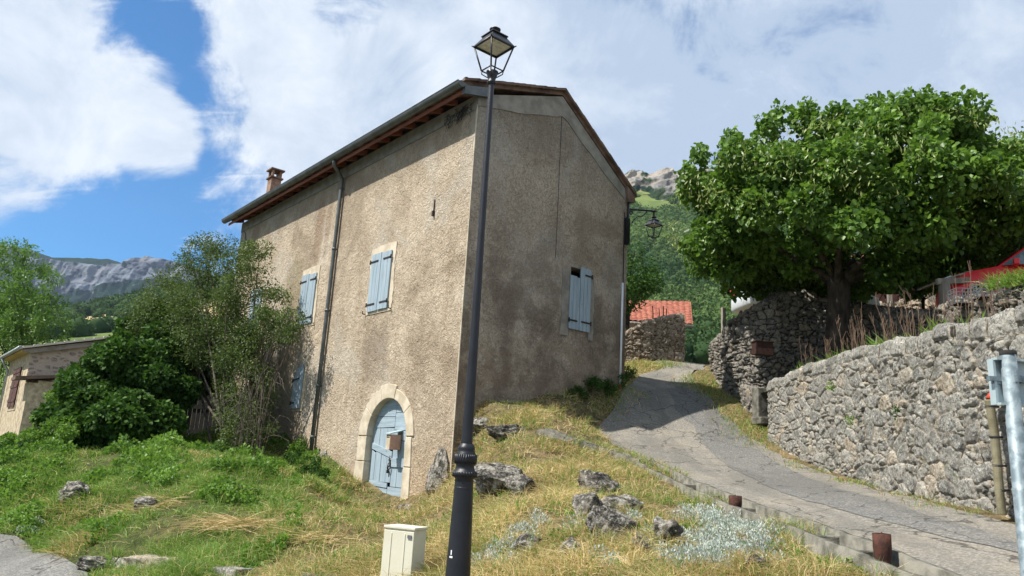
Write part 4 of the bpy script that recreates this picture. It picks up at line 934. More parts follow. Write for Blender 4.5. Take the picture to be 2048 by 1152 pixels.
# wooden stake at the wall end, metal box
pk = at(1447, 655, 20.3)
b = MB(); tpk = at(1446, 615, 20.3); b.box((pk[0], pk[1], (tpk[2]+pk[2])/2-.6), (.11, .10, tpk[2]-pk[2]+1.2), rotz(.3), taper=.9); tag(b.build('wooden_post', M['greywood'], bevel=.01), 'weathered wooden post behind the end of the curved wall', 'post')
mc = at(1525, 698, 16.9); box_ = empty('metal_box', (mc[0], mc[1], mc[2]-.16), R_(8)); tag(box_, 'dark rusty metal box mounted on the shaded stone wall', 'box')
b = MB(); b.box((0, 0, .16), (.42, .22, .29)); b.build('box_body', M['rustd'], box_, bevel=.006)
b = MB(); b.box((0, 0, .318), (.46, .26, .02)); b.box((0, .32, .16), (.06, .5, .06)); b.build('box_lid', M['rustd'], box_)
# corrugated drain pipe on the retaining wall
dp = empty('drain_pipe', (0, 0, 0)); a_ = at(1986, 800, 7.38); c_ = at(2009, 1030, 7.38); a_[0] -= .03; c_[0] -= .0
dp.location = (c_[0], c_[1], c_[2]); tag(dp, 'corrugated yellowish drain pipe running down the rubble retaining wall', 'pipe')
b = MB(); n = 150; pts = []; rs_ = []
for i in range(n+1):
    f = i/n; p = a_+(c_-a_)*f; p[0] += .012*math.sin(f*5)-.01; pts.append(p); rs_.append(.040+.0045*(1 if i % 2 else -1))
b.tube(pts, rs_, 12); b.build('hose', M['corr'], dp, origin=dp.location)
b = MB(); d0 = a_+np.array([0, 0, .05]); b.tube([a_, a_+np.array([.02, 0, .035]), a_+np.array([.10, .03, .06])], .04, 12); b.build('elbow', M['redpl'], dp, origin=dp.location)
for f in (.05, .32, .57, .78): b = MB(); p = a_+(c_-a_)*f; b.tube([p, p+np.array([0, 0, -.02])], .048, 12); b.box(p+np.array([.05, 0, -.01]), (.06, .02, .018)); b.build('pipe_strap', M['cabl'], dp, origin=dp.location)
# ------------------------------------------------------------------ concrete channel along the lane
chp = [gpt(*p)[:2] for p in [(1085,872),(1130,885),(1200,905),(1290,935),(1380,985),(1470,1025),(1560,1060),(1640,1090),(1700,1110),(1790,1150)]]+[np.array([3.15, 4.4])]
CH = resamp(chp, 420); T = np.gradient(CH, axis=0); T /= np.linalg.norm(T, axis=1)[:, None]; Nn_ = np.stack([T[:, 1], -T[:, 0]], 1)
off = np.array([-.17, -.17, -.10, -.10, .10, .10, .17, .17]); dz = np.array([-.35, .13, .13, -.02, -.02, .10, .10, -.3])
# which side is the bank? offsets are measured toward the bank (negative x)
hc = H0(CH[:, 0], CH[:, 1])+.0; hc = np.convolve(np.r_[[hc[0]]*10, hc, [hc[-1]]*10], np.ones(21)/21, 'valid')
V = []; 
for k in range(8):
    o_ = off[k]; P_ = CH+Nn_*o_; wob = fbm(np.c_[P_*3.5, P_[:, 0]*0+k], 4, 50+k)*.018
    V.append(np.c_[P_, hc+dz[k]+wob+(.03 if dz[k] > 0 else 0)*fbm(np.c_[P_*1.1, P_[:, 0]*0], 2, 61)])
V = np.stack(V, 0); I = np.arange(8*420).reshape(8, 420)
# the channel leaves gaps and breaks: sink pieces of it
ch = npmesh('drainage_channel', V.reshape(-1, 3), np.stack([I[:-1, :-1], I[:-1, 1:], I[1:, 1:], I[1:, :-1]], -1).reshape(-1, 4), [M['conc']]); tag(ch, 'old open concrete drainage channel edging the lane beside the dry bank', 'channel')
for i in [0, 34, 60, 110, 160, 205, 250, 290, 325, 355, 385, 410]:
    a = math.atan2(T[i, 1], T[i, 0]); b = MB(); b.box((CH[i, 0], CH[i, 1], hc[i]-.02), (.06 if i else .1, .30, .22), rotz(a)); b.build('cross_piece', M['conc'], ch, bevel=.01)
# rusty stubs
for px, py, Yb, dia, hh, lab in ((1471, 1033, 8.75, .145, .19, 'squat rusty iron stub beside the channel, the farther of two'), (1767, 1143, 6.1, .135, .24, 'squat rusty iron stub beside the channel, the nearer of two')):
    p = at(px, py, Yb); q_ = gpt(px, py-4); p = np.array([q_[0], q_[1], gh(q_[0], q_[1])-.02]); dia *= q_[1]/Yb; hh *= 1.15*q_[1]/Yb; e = empty('iron_bollard', p); tag(e, lab, 'bollard', 'rusty stubs along the channel')
    b = MB(); r_ = dia/2; b.lathe([(r_*.8, -.1), (r_*.82, hh*.3), (r_*.93, hh*.45), (r_, hh*.6), (r_, hh), (r_*.9, hh+.002)], (0, 0, 0), 24); b.lathe([(r_*.9, hh-.02), (r_*.7, hh-.008), (0, hh-.004)], (0, 0, 0), 24); b.lathe([(.006, hh), (.006, hh+.012), (0, hh+.013)], (0, 0, 0), 8)
    b.build('stub', M['rust'], e)
# ------------------------------------------------------------------ rocks
def rock(c, d, seed, label, cat='rock', rz=0., mname='rock', group=None, sub=5, ridge=.35):
    import bmesh
    bm = bmesh.new(); bmesh.ops.create_icosphere(bm, subdivisions=sub, radius=1.0); me = bpy.data.meshes.new('rock'); bm.to_mesh(me); bm.free()
    V = np.empty(len(me.vertices)*3); me.vertices.foreach_get('co', V); V = V.reshape(-1, 3)
    # faceting: cut with random planes, then ridged strata
    r = np.random.default_rng(seed)
    for k in range(16):
        nrm = r.normal(size=3); nrm /= np.linalg.norm(nrm); dd = r.uniform(.42, .80); s = V@nrm; V = V-np.clip(s-dd, 0, None)[:, None]*nrm*.97
    rn = 1-np.abs(fbm(V*1.7+seed, 4, seed)); rn2 = 1-np.abs(fbm(V*[2.2, 2.2, 5]+seed*2, 4, seed+5))
    V = V*(1+ridge*(rn-.75)+.34*(rn2-.7))[:, None]+fbm(V*8+seed, 3, seed+9)[:, None]*.07*V
    V = (V*np.array(d)*.5)@rotz(rz).T; me.vertices.foreach_set('co', V.astype(np.float32).ravel()); me.update()
    o = link('rock', me, None, [M[mname]], True); o.location = tuple(float(a) for a in c); tag(o, label, cat, group); return o
def rock_px(px, py, w, h, depth, seed, label, Y=None, sink=.1, rz=0., **k):
    """a boulder whose visible face covers w x h pixels around px,py"""
    g_ = gpt(px, py+h*.35) if Y is None else at(px, py+h*.35, Y)
    Y_ = g_[1]; s = Y_/FPX; c = at(px, py-h*.08, Y_+depth*.08)
    return rock(c, (w*s*1.18, depth, h*s*1.6), seed, label, rz=rz, **k)
rock_px(1188, 985, 84, 56, .45, 1, 'pale angular rock with lichen, topmost of the outcrop in the middle of the dry bank')
rock_px(1246, 1022, 112, 44, .6, 2, 'dark flat slab of rock overhanging the middle of the outcrop')
rock_px(1228, 1062, 90, 62, .35, 3, 'grey rock face under the dark flat slab')
rock_px(1172, 1022, 70, 62, .4, 4, 'broken grey rock left of the dark flat slab')
rock_px(1328, 1083, 62, 58, .45, 5, 'dark pointed rock beside the silvery plants on the bank')
rock_px(1052, 1098, 56, 46, .4, 6, 'dark split rock low on the bank right of the lamp base')
rock_px(1138, 1108, 60, 40, .35, 7, 'whitish lichened rock low on the bank, right of the dark split one')
rock_px(988, 970, 100, 70, .7, 8, 'broad crumbling rock just right of the lamp collar')
rock_px(1040, 985, 56, 40, .4, 9, 'small grey rock right of the crumbling outcrop near the lamp')
rock_px(1012, 868, 84, 22, .35, 10, 'long low rib of rock on the upper bank below the gable', rz=.5)
rock_px(958, 850, 60, 26, .4, 11, 'mossy rock at the foot of the gable beside the house corner')
rock_px(1150, 1120, 0+40, 26, .3, 12, 'small rock at the bottom of the bank under the whitish one')
rock_px(1516, 1132, 60, 30, .4, 13, 'pale stone at the bottom edge among the silvery plants')
rock_px(1290, 1100, 40, 40, .3, 14, 'small dark stone wedged below the slab')
rock_px(155, 985, 80, 30, .7, 15, 'dark rock face standing out of the left slope')
rock_px(300, 1013, 70, 30, .5, 16, 'flat dry stone lying in the ground cover on the left slope')
rock_px(190, 1132, 84, 18, .5, 17, 'flat grey slab lying at the edge of the street')
rock_px(1010, 945, 60, 30, .4, 18, 'weathered rock above the crumbling outcrop near the lamp')
cA = W(-.02, .36, 1.25); rock(cA, (.42, .95, 1.3), 21, 'large whitish rock bulging from the foot of the house corner', rz=HA, mname='rock')
rock(W(.3, -.35, 1.35), (1.0, .8, 1.5), 24, 'dark rock under the right side of the house corner', rz=.3)
rock(W(-.06, 5.25, 1.15), (.34, .75, 1.25), 22, 'jagged grey rock built into the wall left of the arched door', rz=HA)
rock(W(-.1, 7.3, 1.45), (.5, 1.0, .7), 23, 'rough stones at the foot of the wall left of the downpipe', rz=HA)
rock(W(-.25, 1.0, .62), (.4, .5, .25), 25, 'small stone lying beside the right foot of the door surround', rz=HA)
# low wall at the street edge, bottom left
lw = [at(225,1118,9.3), at(300,1122,8.9), at(345,1130,8.7), at(352,1124,8.6), at(420,1140,8.35), at(470,1150,8.1)]
for k, (i, j, lab) in enumerate(((0, 2, 'crumbling low stone kerb wall at the street, left piece'), (3, 5, 'low concrete kerb wall at the street, right of the crumbling piece'))):
    pp = lw[i:j+1]; stone_wall('kerb_wall', [(p[0], p[1]) for p in pp], [-.4]*len(pp), [p[2]+.02 for p in pp], .22, M['stoneA'], cell=(.5, .3), relief=.035, res=.02, seed=40+k, side=1, topwob=.05, label=lab)
blockstone('concrete_block', at(640, 1152, 8.0)+np.array([0, 0, -.05]), (.35, .3, .16), .2, 'small whitish concrete block at the bottom edge left of the cabinet', 'block', 9, 'conc')

# ------------------------------------------------------------------ cars
def car(name, loc, rz, paint, label, long_=3.9, wagon=True):
    r = empty(name, loc, rz); tag(r, label, 'car')
    L_, W_ = long_/2, .84
    prof = [(-L_, .38), (-L_, .62), (-L_+.03, .88), (-L_+.10, 1.0), (-L_+.35, 1.42), (-L_+.7, 1.50), (.1, 1.52), (.55, 1.42), (1.05, 1.02), (L_-.35, .90), (L_-.06, .72), (L_, .50), (L_-.02, .30), (L_-.5, .24), (-L_+.5, .24), (-L_+.05, .30)]
    def wid(z): return W_ if z < .95 else W_-(z-.95)*.42
    n = len(prof); sl = np.linspace(-1, 1, 13); V = []
    for t in sl:
        for x, z in prof:
            e = 1-abs(t)**6*.05; V.append((x*(1-.03*t*t), t*wid(z), .25+(z-.25)*(1-.035*abs(t)**3)))
    F = [(i*n+j, i*n+(j+1) % n, (i+1)*n+(j+1) % n, (i+1)*n+j) for i in range(12) for j in range(n)]
    F += [tuple(range(n))[::-1], tuple(range(12*n, 13*n))]
    b = MB(); b.add(V, F, 0, True); b.build('body', paint, r, bevel=.015)
    for sy in (-1, 1):
        b = MB(); y = lambda z: sy*(wid(z)+.004)
        b.add([(-L_+.42, y(1.0), 1.0), (.95, y(1.0), 1.0), (.50, y(1.38), 1.36), (-L_+.62, y(1.40), 1.40)], [(0, 1, 2, 3)]); b.build('side_window', M['glass'], r, fix=False)
        b = MB(); b.b2((-.9, sy*(W_+.002), .52), (1.0, sy*(W_+.012), .57)); b.build('door_trim', M['rubber'], r); b = MB(); b.b2((.1, sy*(W_+.002), .82), (.25, sy*(W_+.03), .85)); b.build('door_handle', M['rubber'], r)
        b = MB(); b.box((.72, sy*(W_+.10), 1.02), (.10, .18, .13)); b.build('mirror', paint, r, bevel=.02)
        b = MB(); b.box((L_-.20, sy*.62, .76), (.22, .34, .14), roty(.35)); b.build('headlight', M['white'], r, bevel=.02)
        b = MB(); b.box((-L_+.04, sy*.66, .86), (.10, .22, .26)); b.build('tail_light', M['redpl'], r, bevel=.02)
        for x in (-L_+.72, L_-.72):
            wh = MB().tube([(x, sy*(W_-.20), .31), (x, sy*(W_+.01), .31)], .31, 24).build('wheel', M['rubber'], r)
            MB().lathe([(0, 0), (.19, 0), (.20, .01)], (0, 0, 0), 20)
            rm = MB(); rm.tube([(x, sy*(W_+.005), .31), (x, sy*(W_+.018), .31)], .19, 16); rm.build('rim', M['zincpale'], wh)
    b = MB(); b.add([(1.02, -.70, 1.045), (1.02, .70, 1.045), (.60, .58, 1.40), (.60, -.58, 1.40)], [(0, 1, 2, 3)]); b.build('windscreen', M['glass'], r, fix=False)
    b = MB(); b.add([(-L_+.08, -.68, 1.03), (-L_+.08, .68, 1.03), (-L_+.32, .60, 1.40), (-L_+.32, -.60, 1.40)], [(0, 1, 2, 3)]); b.build('rear_window', M['glass'], r, fix=False)
    return r
wc = at(1605, 590, 21.8); car('parked_car', (wc[0]+.05, wc[1], wc[2]-.86), R_(10), M['carwhite'], 'white car parked behind the curved wall under the linden', 4.0)
wc2 = at(1690, 590, 26.5); car('parked_car', (wc2[0]-.1, wc2[1], wc2[2]-1.0), R_(-50), M['zincpale'], 'silver grey car seen just right of the linden trunk', 4.0)
rc = at(2090, 552, 14.6); car('parked_car', (rc[0]+.15, rc[1], rc[2]-.92), R_(153), M['carred'], 'bright red car parked on the terrace at the right edge', 4.2)
# crates standing on the terrace wall
for k, (px, py) in enumerate(((1930, 595), (1976, 583))):
    p = at(px, py+14, 12.9-.65*k); e = empty('plastic_crate', (p[0], p[1], p[2]), R_(-4+k*3)); tag(e, ['grey open-mesh plastic crate on the terrace wall, nearer the wooden post', 'grey open-mesh plastic crate on the terrace wall, nearer the red car'][k], 'crate', 'crates on the terrace wall')
    b = MB(); w_, h_, d_ = .40, .26, .28
    for y in (-d_/2, d_/2):
        for i in range(5): b.box((-w_/2+w_*i/4, y, h_/2), (.014, .014, h_))
        for i in range(5): b.box((0, y, h_*i/4), (w_+.014, .012, .014))
    for x in (-w_/2, w_/2):
        for i in range(4): b.box((x, -d_/2+d_*i/3, h_/2), (.012, .012, h_))
        for i in range(5): b.box((x, 0, h_*i/4), (.012, d_, .012))
    b.build('crate_mesh', M['greyplastic'], e)
    MB().box((0, 0, .008), (w_, d_, .012)).build('crate_floor', M['rubber'], e)
# lean-to with a thick post
lp = at(1892, 620, 14.6); lt_ = at(1890, 566, 14.6)
le = empty('shelter', (lp[0], lp[1], lp[2]-.3)); tag(le, 'small weathered timber lean-to with a thick post beside the red car', 'shelter'); h_ = lt_[2]-lp[2]+.3
b = MB(); b.box((0, 0, h_/2), (.17, .16, h_)); b.build('post', M['greywood'], le, bevel=.01)
b = MB(); b.box((.2, 0, h_+.05), (.7, .10, .12), roty(-.10)); b.build('beam', M['greywood'], le, bevel=.006)
b = MB(); R = roty(-.35)
for k in range(5): b.box((.25+.0, .05+k*.17, h_+.16), (.75, .15, .035), R)
b.build('roof_boards', M['greywood'], le, bevel=.004)
b = MB(); b.box((.45, .3, .22), (.5, .3, .18)); b.box((.45, .3, .42), (.5, .3, .16)); b.build('stacked_timber', M['brick'], le, bevel=.01)
# timber-edged bed with rails behind the trunk
f0 = at(1712, 592, 24.0); f1 = at(1845, 578, 24.0); fe = empty('timber_fence', f0, 0); tag(fe, 'low timber fence with a rail and yellowish sloping boards behind the linden trunk', 'fence')
for k in range(3):
    f = k/2; p = f0+(f1-f0)*f-f0; b = MB(); b.box((p[0], p[1], p[2]-.1), (.12, .12, 1.3)); b.build('post', M['greywood'], fe)
b = MB(); p = (f1-f0); b.tube([(0, -.02, .55), (p[0], -.02, p[2]+.55)], .05, 4); b.build('rail', M['greywood'], fe)
b = MB()
for k in range(7): x = .15+p[0]*k/7.2; b.box((x+.2, .35, .18+p[2]*k/7), (.26, .06, .95), roty(.55))
b.add([(0, .45, -.5), (p[0], .45, -.5+p[2]), (p[0], .45, p[2]+.42), (0, .45, .42)], [(0, 1, 2, 3)], 1); b.build('boards', [M['brownwood'], M['yellowwood']], fe, fix=False)
for k, (px, py0, py1) in enumerate(((1808, 532, 598), )):
    a = at(px, py1, 20.6); c = at(px, py0, 20.6); tag(MB().box(((a[0]+c[0])/2, a[1], (a[2]+c[2])/2), (.06, .06, c[2]-a[2]+.3)).build('iron_stake', M['rust']), 'tall rusty iron stake among the pale stones under the linden', 'stake')
# pale building glimpsed behind the linden
bp = at(1830, 560, 38); be = empty('pale_house', (bp[0], bp[1], 6.5)); tag(be, 'pale rendered house glimpsed under the linden behind the stones', 'house')
b = MB(); b.b2((-3.2, 0, -1), (3.6, 7, bp[2]-6.5+.75)); b.build('wall', M['paleplaster'], be); zt_ = bp[2]-6.5+.75
b = MB(); b.prism([(-.5, zt_-.1), (3.5, zt_+1.4), (7.5, zt_-.1), (7.5, zt_+.05), (3.5, zt_+1.55), (-.5, zt_+.05)], -3.6, 4.0, 0); b.build('roof', M['tilered'], be)
for x in (-1.9, 1.2): MB().b2((x, -.02, zt_-1.6), (x+.7, .02, zt_-.6)).build('window', M['glass'], be)
# rebar rods above the far wall
for k, px in enumerate((1306, 1318, 1326, 1331)):
    a = at(px, 640, 25.6); c = at(px+(k-1)*1.0, 612+(k % 2)*5, 25.6); tag(MB().tube([a-np.array([0, 0, .3]), (a+c)/2+np.array([.01, 0, 0]), c], .018, 5).build('rebar_rod', M['rust']), 'thin rusty reinforcing rod standing on the far field stone wall', 'rod', 'rusty rods on the far wall')
# ------------------------------------------------------------------ red-roofed barn beyond the wall
ba = at(1240, 646, 31); bb_ = at(1386, 648, 31); bt = at(1374, 601, 35.5); bt0 = at(1200, 602, 35.5)
barn = empty('barn', (bb_[0]-3, 32, 4.5)); tag(barn, 'barn with a bright red tiled roof and pale walls behind the far wall', 'barn'); o_ = np.array(barn.location)
xl = ba[0]-2.0; xr = bb_[0]
b = MB(); b.add([(xl, 31.3, 3.5), (xr-.35, 31.3, 3.5), (xr-.35, 31.3, bb_[2]-.05), (xl, 31.3, bb_[2]-.05), (xl, 40, 3.5), (xr-.35, 40, 3.5), (xr-.35, 40, bb_[2]-.05), (xl, 40, bb_[2]-.05), (xr-.35, 35.6, bt[2]-.12), (xl, 35.6, bt[2]-.12)],
      [(0, 1, 2, 3), (1, 5, 6, 8, 2), (5, 4, 7, 6), (4, 0, 3, 9, 7)]); b.build('wall', M['cream_render'], barn, origin=o_)
def tiled(P00, P10, P11, P01, nu, nv, name, m, parent, origin, amp=.03, pitch=.24):
    P00, P10, P11, P01 = map(np.array, (P00, P10, P11, P01)); u = np.linspace(0, 1, nu)[None, :, None]; v = np.linspace(0, 1, nv)[:, None, None]
    Q = (P00*(1-u)+P10*u)*(1-v)+(P01*(1-u)+P11*u)*v; Lu = np.linalg.norm(P10-P00); Lv = np.linalg.norm(P01-P00)
    nrm = np.cross(P10-P00, P01-P00); nrm = nrm/np.linalg.norm(nrm); nrm = nrm*np.sign(nrm[2])
    h = amp*np.abs(np.sin(u*Lu*math.pi/pitch))-amp*.9*((v*Lv/.36) % 1.0)
    V = (Q+nrm*h).reshape(-1, 3); I = np.arange(nu*nv).reshape(nv, nu)
    return npmesh(name, V, np.stack([I[:-1, :-1], I[:-1, 1:], I[1:, 1:], I[1:, :-1]], -1).reshape(-1, 4), [m], parent, smooth_=False, origin=origin)
tiled((xl, 31.0, bb_[2]), (xr, 31.0, bb_[2]), (bt[0]+.2, 35.6, bt[2]), (xl, 35.6, bt0[2]), 320, 200, 'roof', M['tilered'], barn, o_, .035, .23)
MB().add([(xl, 35.6, bt0[2]), (bt[0]+.2, 35.6, bt[2]), (xr, 40.4, bb_[2]), (xl, 40.4, bb_[2])], [(0, 1, 2, 3)]).build('rear_roof', M['tilered'], barn, origin=o_, fix=False)
MB().tube([(xl, 30.95, bb_[2]-.12), (xr, 30.95, bb_[2]-.12)], .07, 6).build('eave_board', M['greywood'], barn, origin=o_)
# ------------------------------------------------------------------ stone cottage at the left
LK = at(66, 690, 30.0); lh = empty('stone_cottage', (LK[0], LK[1], 0), HA); tag(lh, 'low stone cottage with a cream front, pale tiled verge and brown shutters behind the bushes', 'house')
ez = LK[2]-.12
b = MB(); b.add([(0, 0, -2), (0, 6.0, -2), (0, 6.0, ez), (0, 0, ez)], [(0, 3, 2, 1)], 0)
b.add([(9.0, 0, -2), (9.0, 6, -2), (9.0, 6, ez), (9.0, 0, ez)], [(0, 1, 2, 3)], 0); b.add([(0, 6, -2), (9, 6, -2), (9, 6, ez), (4.5, 6, ez+1.25), (0, 6, ez)], [(0, 1, 2, 3, 4)], 0)
b.build('front_wall', M['cream_render'], lh, fix=False)
# gable in field stone
res = .03; xs = np.arange(0, 9.01, res); zs_ = np.arange(1.0, ez+1.3, res); XX, ZZ = np.meshgrid(xs, zs_)
F1v, F2v, ia, ib, cu, cv = voro(XX/.26+fbm(np.stack([XX*2, ZZ*2, XX*0], -1), 2, 3)*.3, ZZ/.15, 71); jt = 1-smooth(F2v-F1v, .12, .42)*(ib > .35)
yy = -.03*(1-jt)*(.4+ia); lim = ez+np.minimum(XX, 9-XX)*.275; ZZ2 = np.minimum(ZZ, lim)
I = np.arange(XX.size).reshape(XX.shape)
npmesh('gable_wall', np.stack([XX, yy, ZZ2], -1).reshape(-1, 3), np.stack([I[:-1, :-1], I[:-1, 1:], I[1:, 1:], I[1:, :-1]], -1).reshape(-1, 4), [M['stoneD']], lh, attrs={'stone': ia.ravel(), 'joint': jt.ravel()}, smooth_=True)
o_ = (0, 0, 0)
rf = tiled((-.35, -.22, ez-.06), (-.35, 6.3, ez-.06), (4.5, 6.3, ez+1.32), (4.5, -.22, ez+1.32), 260, 60, 'roof', M['tile'], lh, o_, .04, .21)
tiled((9.35, -.22, ez-.06), (9.35, 6.3, ez-.06), (4.5, 6.3, ez+1.32), (4.5, -.22, ez+1.32), 260, 60, 'roof', M['tile'], lh, o_, .04, .21)
b = MB()
for i in range(14): 
    g0 = -.35+i*.345; b.prism([(g0, ez-.03+i*.0985-.05), (g0+.37, ez-.03+(i+1)*.0985-.05), (g0+.37, ez+.04+(i+1)*.0985-.05), (g0, ez+.05+i*.0985-.05+.02)], -.30, -.10)
b.build('verge_tiles', M['paleplaster'], rf)
b = MB(); b.prism([(-.3, ez-.10), (4.5, ez+1.2), (4.5, ez+1.05), (0, ez-.22), (-.3, ez-.18)], -.16, 0.0); b.build('verge_render', M['cement'], lh)
MB().tube([(-.42, -.25, ez-.05), (-.42, 6.2, ez-.05)], .075, 10).build('gutter', M['zincpale'], lh)
MB().tube([(-.42, 5.2, ez-.1), (-.30, 5.2, ez-.35), (-.12, 5.2, ez-.6), (-.12, 5.2, -1)], .05, 10).build('downpipe', M['zincpale'], lh)
MB().b2((-.34, -.1, ez-.14), (0, 6.1, ez-.10)).build('soffit', M['yellowwood'], lh)
s0 = 1.55; wz = at(40, 760, 30)[2]
wn = MB().b2((-.02, 1.3, wz-1.15), (.0, 3.6, wz+.75)).build('window', M['cream_render'], lh)
for k, (a, c) in enumerate(((1.45, 2.4), (2.46, 3.4))):
    b = MB(); 
    for j in range(4): b.b2((-.075, a+(c-a)*j/4+.01, wz-1.0), (-.04, a+(c-a)*(j+1)/4-.01, wz+.62))
    for z in (wz-.8, wz-.2, wz+.4): b.b2((-.095, a+.02, z), (-.074, c-.02, z+.11))
    b.build('shutter', M['brownwood'], wn)
cz = at(240, 652, 33); cl = Matrix.Rotation(-HA, 3, 'Z') @ Vector((cz[0]-LK[0], cz[1]-LK[1], 0)); 
b = MB(); b.box((4.5, .9, ez+1.55), (.5, .5, .7)); b.box((4.5, .9, ez+2.08), (.75, .75, .05)); [b.box((4.5+sx*.2, .9+sy*.2, ez+1.97), (.08, .08, .2)) for sx in (-1, 1) for sy in (-1, 1)]
b.build('chimney', [M['brick']], rf)
# lean-to canopy on the gable
b = MB(); zc2 = at(90, 762, 29.5)[2]; b.prism([(-.5, zc2-.05), (5, zc2+.75), (5, zc2+.87), (-.5, zc2+.07)], -1.2, -.02); b.build('lean_to_roof', M['tile'], lh)
b = MB(); b.b2((0, -1.0, -2), (.3, -.05, zc2-.1)); b.b2((.3, -1.0, -2), (5, -.8, zc2)); b.build('lean_to_wall', M['cream_render'], lh)
# ------------------------------------------------------------------ garden gate at the far end of the facade
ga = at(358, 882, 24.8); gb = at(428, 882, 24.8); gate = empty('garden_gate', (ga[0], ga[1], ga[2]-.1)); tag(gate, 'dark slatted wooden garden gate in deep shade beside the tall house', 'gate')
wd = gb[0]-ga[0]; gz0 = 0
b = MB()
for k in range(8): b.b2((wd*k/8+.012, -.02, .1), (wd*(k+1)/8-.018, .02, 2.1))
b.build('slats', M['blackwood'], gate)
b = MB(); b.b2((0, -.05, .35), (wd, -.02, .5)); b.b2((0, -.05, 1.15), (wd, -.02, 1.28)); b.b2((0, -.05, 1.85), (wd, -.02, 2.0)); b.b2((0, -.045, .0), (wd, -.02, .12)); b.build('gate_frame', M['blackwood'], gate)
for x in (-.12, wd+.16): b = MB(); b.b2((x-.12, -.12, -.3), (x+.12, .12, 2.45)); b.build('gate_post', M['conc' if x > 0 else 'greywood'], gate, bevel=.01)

# ------------------------------------------------------------------ foliage
def leaf_arrays(P, D, S, r, wide=.75, curl=.25, droop=0.):
    """6-vertex folded leaves. P base points, D directions, S lengths"""
    n = len(P); D = D/(np.linalg.norm(D, axis=1)[:, None]+1e-9)
    up = r.normal(size=(n, 3))+np.array([0, 0, .9]); B = np.cross(D, up); B /= np.linalg.norm(B, axis=1)[:, None]+1e-9; N = np.cross(B, D)
    S = S[:, None]; w_ = S*wide*.5
    v0 = P; v1 = P+D*S*.38+B*w_+N*S*curl*.3; v2 = P+D*S*.78+B*w_*.66+N*S*curl*.12; v3 = P+D*S-N*S*curl*.35; v4 = P+D*S*.78-B*w_*.66+N*S*curl*.12; v5 = P+D*S*.38-B*w_+N*S*curl*.3
    V = np.stack([v0, v1, v2, v3, v4, v5], 1).reshape(-1, 3); b_ = np.arange(n)[:, None]*6
    return V, np.concatenate([b_+[0, 1, 2, 3], b_+[0, 3, 4, 5]])
def quad_leaves(P, D, S, r, wide=.6):
    n = len(P); D = D/(np.linalg.norm(D, axis=1)[:, None]+1e-9); up = r.normal(size=(n, 3))+np.array([0, 0, .6]); B = np.cross(D, up); B /= np.linalg.norm(B, axis=1)[:, None]+1e-9
    S = S[:, None]; V = np.stack([P, P+D*S*.5+B*S*wide*.5, P+D*S, P+D*S*.5-B*S*wide*.5], 1).reshape(-1, 3)
    return V, np.arange(n*4).reshape(n, 4)
def rdir(n, r):
    d = r.normal(size=(n, 3)); return d/np.linalg.norm(d, axis=1)[:, None]
def trunk_limbs(root, base, targets, r0, hfork, mats='bark', rmin=.012, name='trunk', lean=(0, 0), seed=0, limbs=True, spread=.3):
    r = random.Random(seed); b = MB(); base = np.array(base, float); top = base+np.array([lean[0], lean[1], hfork]); n = 9
    pts = [base+(top-base)*t+np.array([math.sin(t*5+seed)*.04*r0*8*t, math.cos(t*4)*.03*r0*8*t, 0]) for t in np.linspace(0, 1, n)]; b.tube([base-np.array([0, 0, .4])]+pts, [r0*1.35]+[r0*(1.25-.35*min(1, t*2.5))*(1-.12*t) for t in np.linspace(0, 1, n)], 12)
    tr = b.build(name, M[mats], root, origin=root.location if root else None)
    if limbs:
        for i, tg in enumerate(targets):
            tg = np.array(tg, float); st = pts[-1]-np.array([0, 0, r.uniform(0, spread)*hfork]); mid = (st+tg)/2+np.array([r.uniform(-.2, .2), r.uniform(-.2, .2), r.uniform(-.05, .25)])*np.linalg.norm(tg-st)*.4
            q = [st*(1-t)**2+mid*2*t*(1-t)+tg*t*t for t in np.linspace(0, 1, 8)]; rb = r0*r.uniform(.28, .45)
            MB().tube(q, [rb*(1-t)**.8+rmin*t+.002 for t in np.linspace(0, 1, 8)], 7, cap=False).build('limb', M[mats], root, origin=root.location if root else None)
    return tr
def crown(root, clumps, n_per, size, mats, r, name='crown', shell=.55, droop=.35, tone_fn=None, wide=.75, curl=.25, simple_=False, dens_by=True, jitter=.25, extra=None):
    Ps, Ds, To = [], [], []
    Rm = np.mean([c[3] for c in clumps])
    for c in clumps:
        k = max(30, int(n_per*((c[3]/Rm)**2 if dens_by else 1))); d = rdir(k, r); rad = c[3]*(shell+(1-shell)*r.random(k)**.6); rad *= 1+r.normal(size=k)*.08
        P = np.array(c[:3])+d*rad[:, None]*np.array([1, 1, c[4] if len(c) > 4 else .85]); Ps.append(P)
        Ds.append(d*.7+r.normal(size=(k, 3))*.6+np.array([0, 0, -droop])); To.append(np.clip(r.normal(.5, jitter, k)+r.uniform(-.15, .15), 0, 1))
    P = np.concatenate(Ps); D = np.concatenate(Ds); tone = np.concatenate(To); S = size*r.uniform(.6, 1.15, len(P))
    if simple_: V, F = quad_leaves(P, D, S, r, wide); rep = 4
    else: V, F = leaf_arrays(P, D, S, r, wide, curl); rep = 6
    mi = None; ms = [mats]; at_ = np.repeat(tone, rep)
    if extra is not None:
        P2, D2, S2, w2, m2 = extra; V2, F2 = quad_leaves(P2, D2, S2, r, w2); F2 = F2+len(V); mi = np.r_[np.zeros(len(F)), np.ones(len(F2))]; F = np.r_[F, F2]; V = np.r_[V, V2]; at_ = np.r_[at_, np.repeat(r.random(len(P2)), 4)]; ms = [mats, m2]
    return npmesh(name, V, F, ms, root, attrs={'tone': at_}, mi=mi, origin=root.location if root else None)
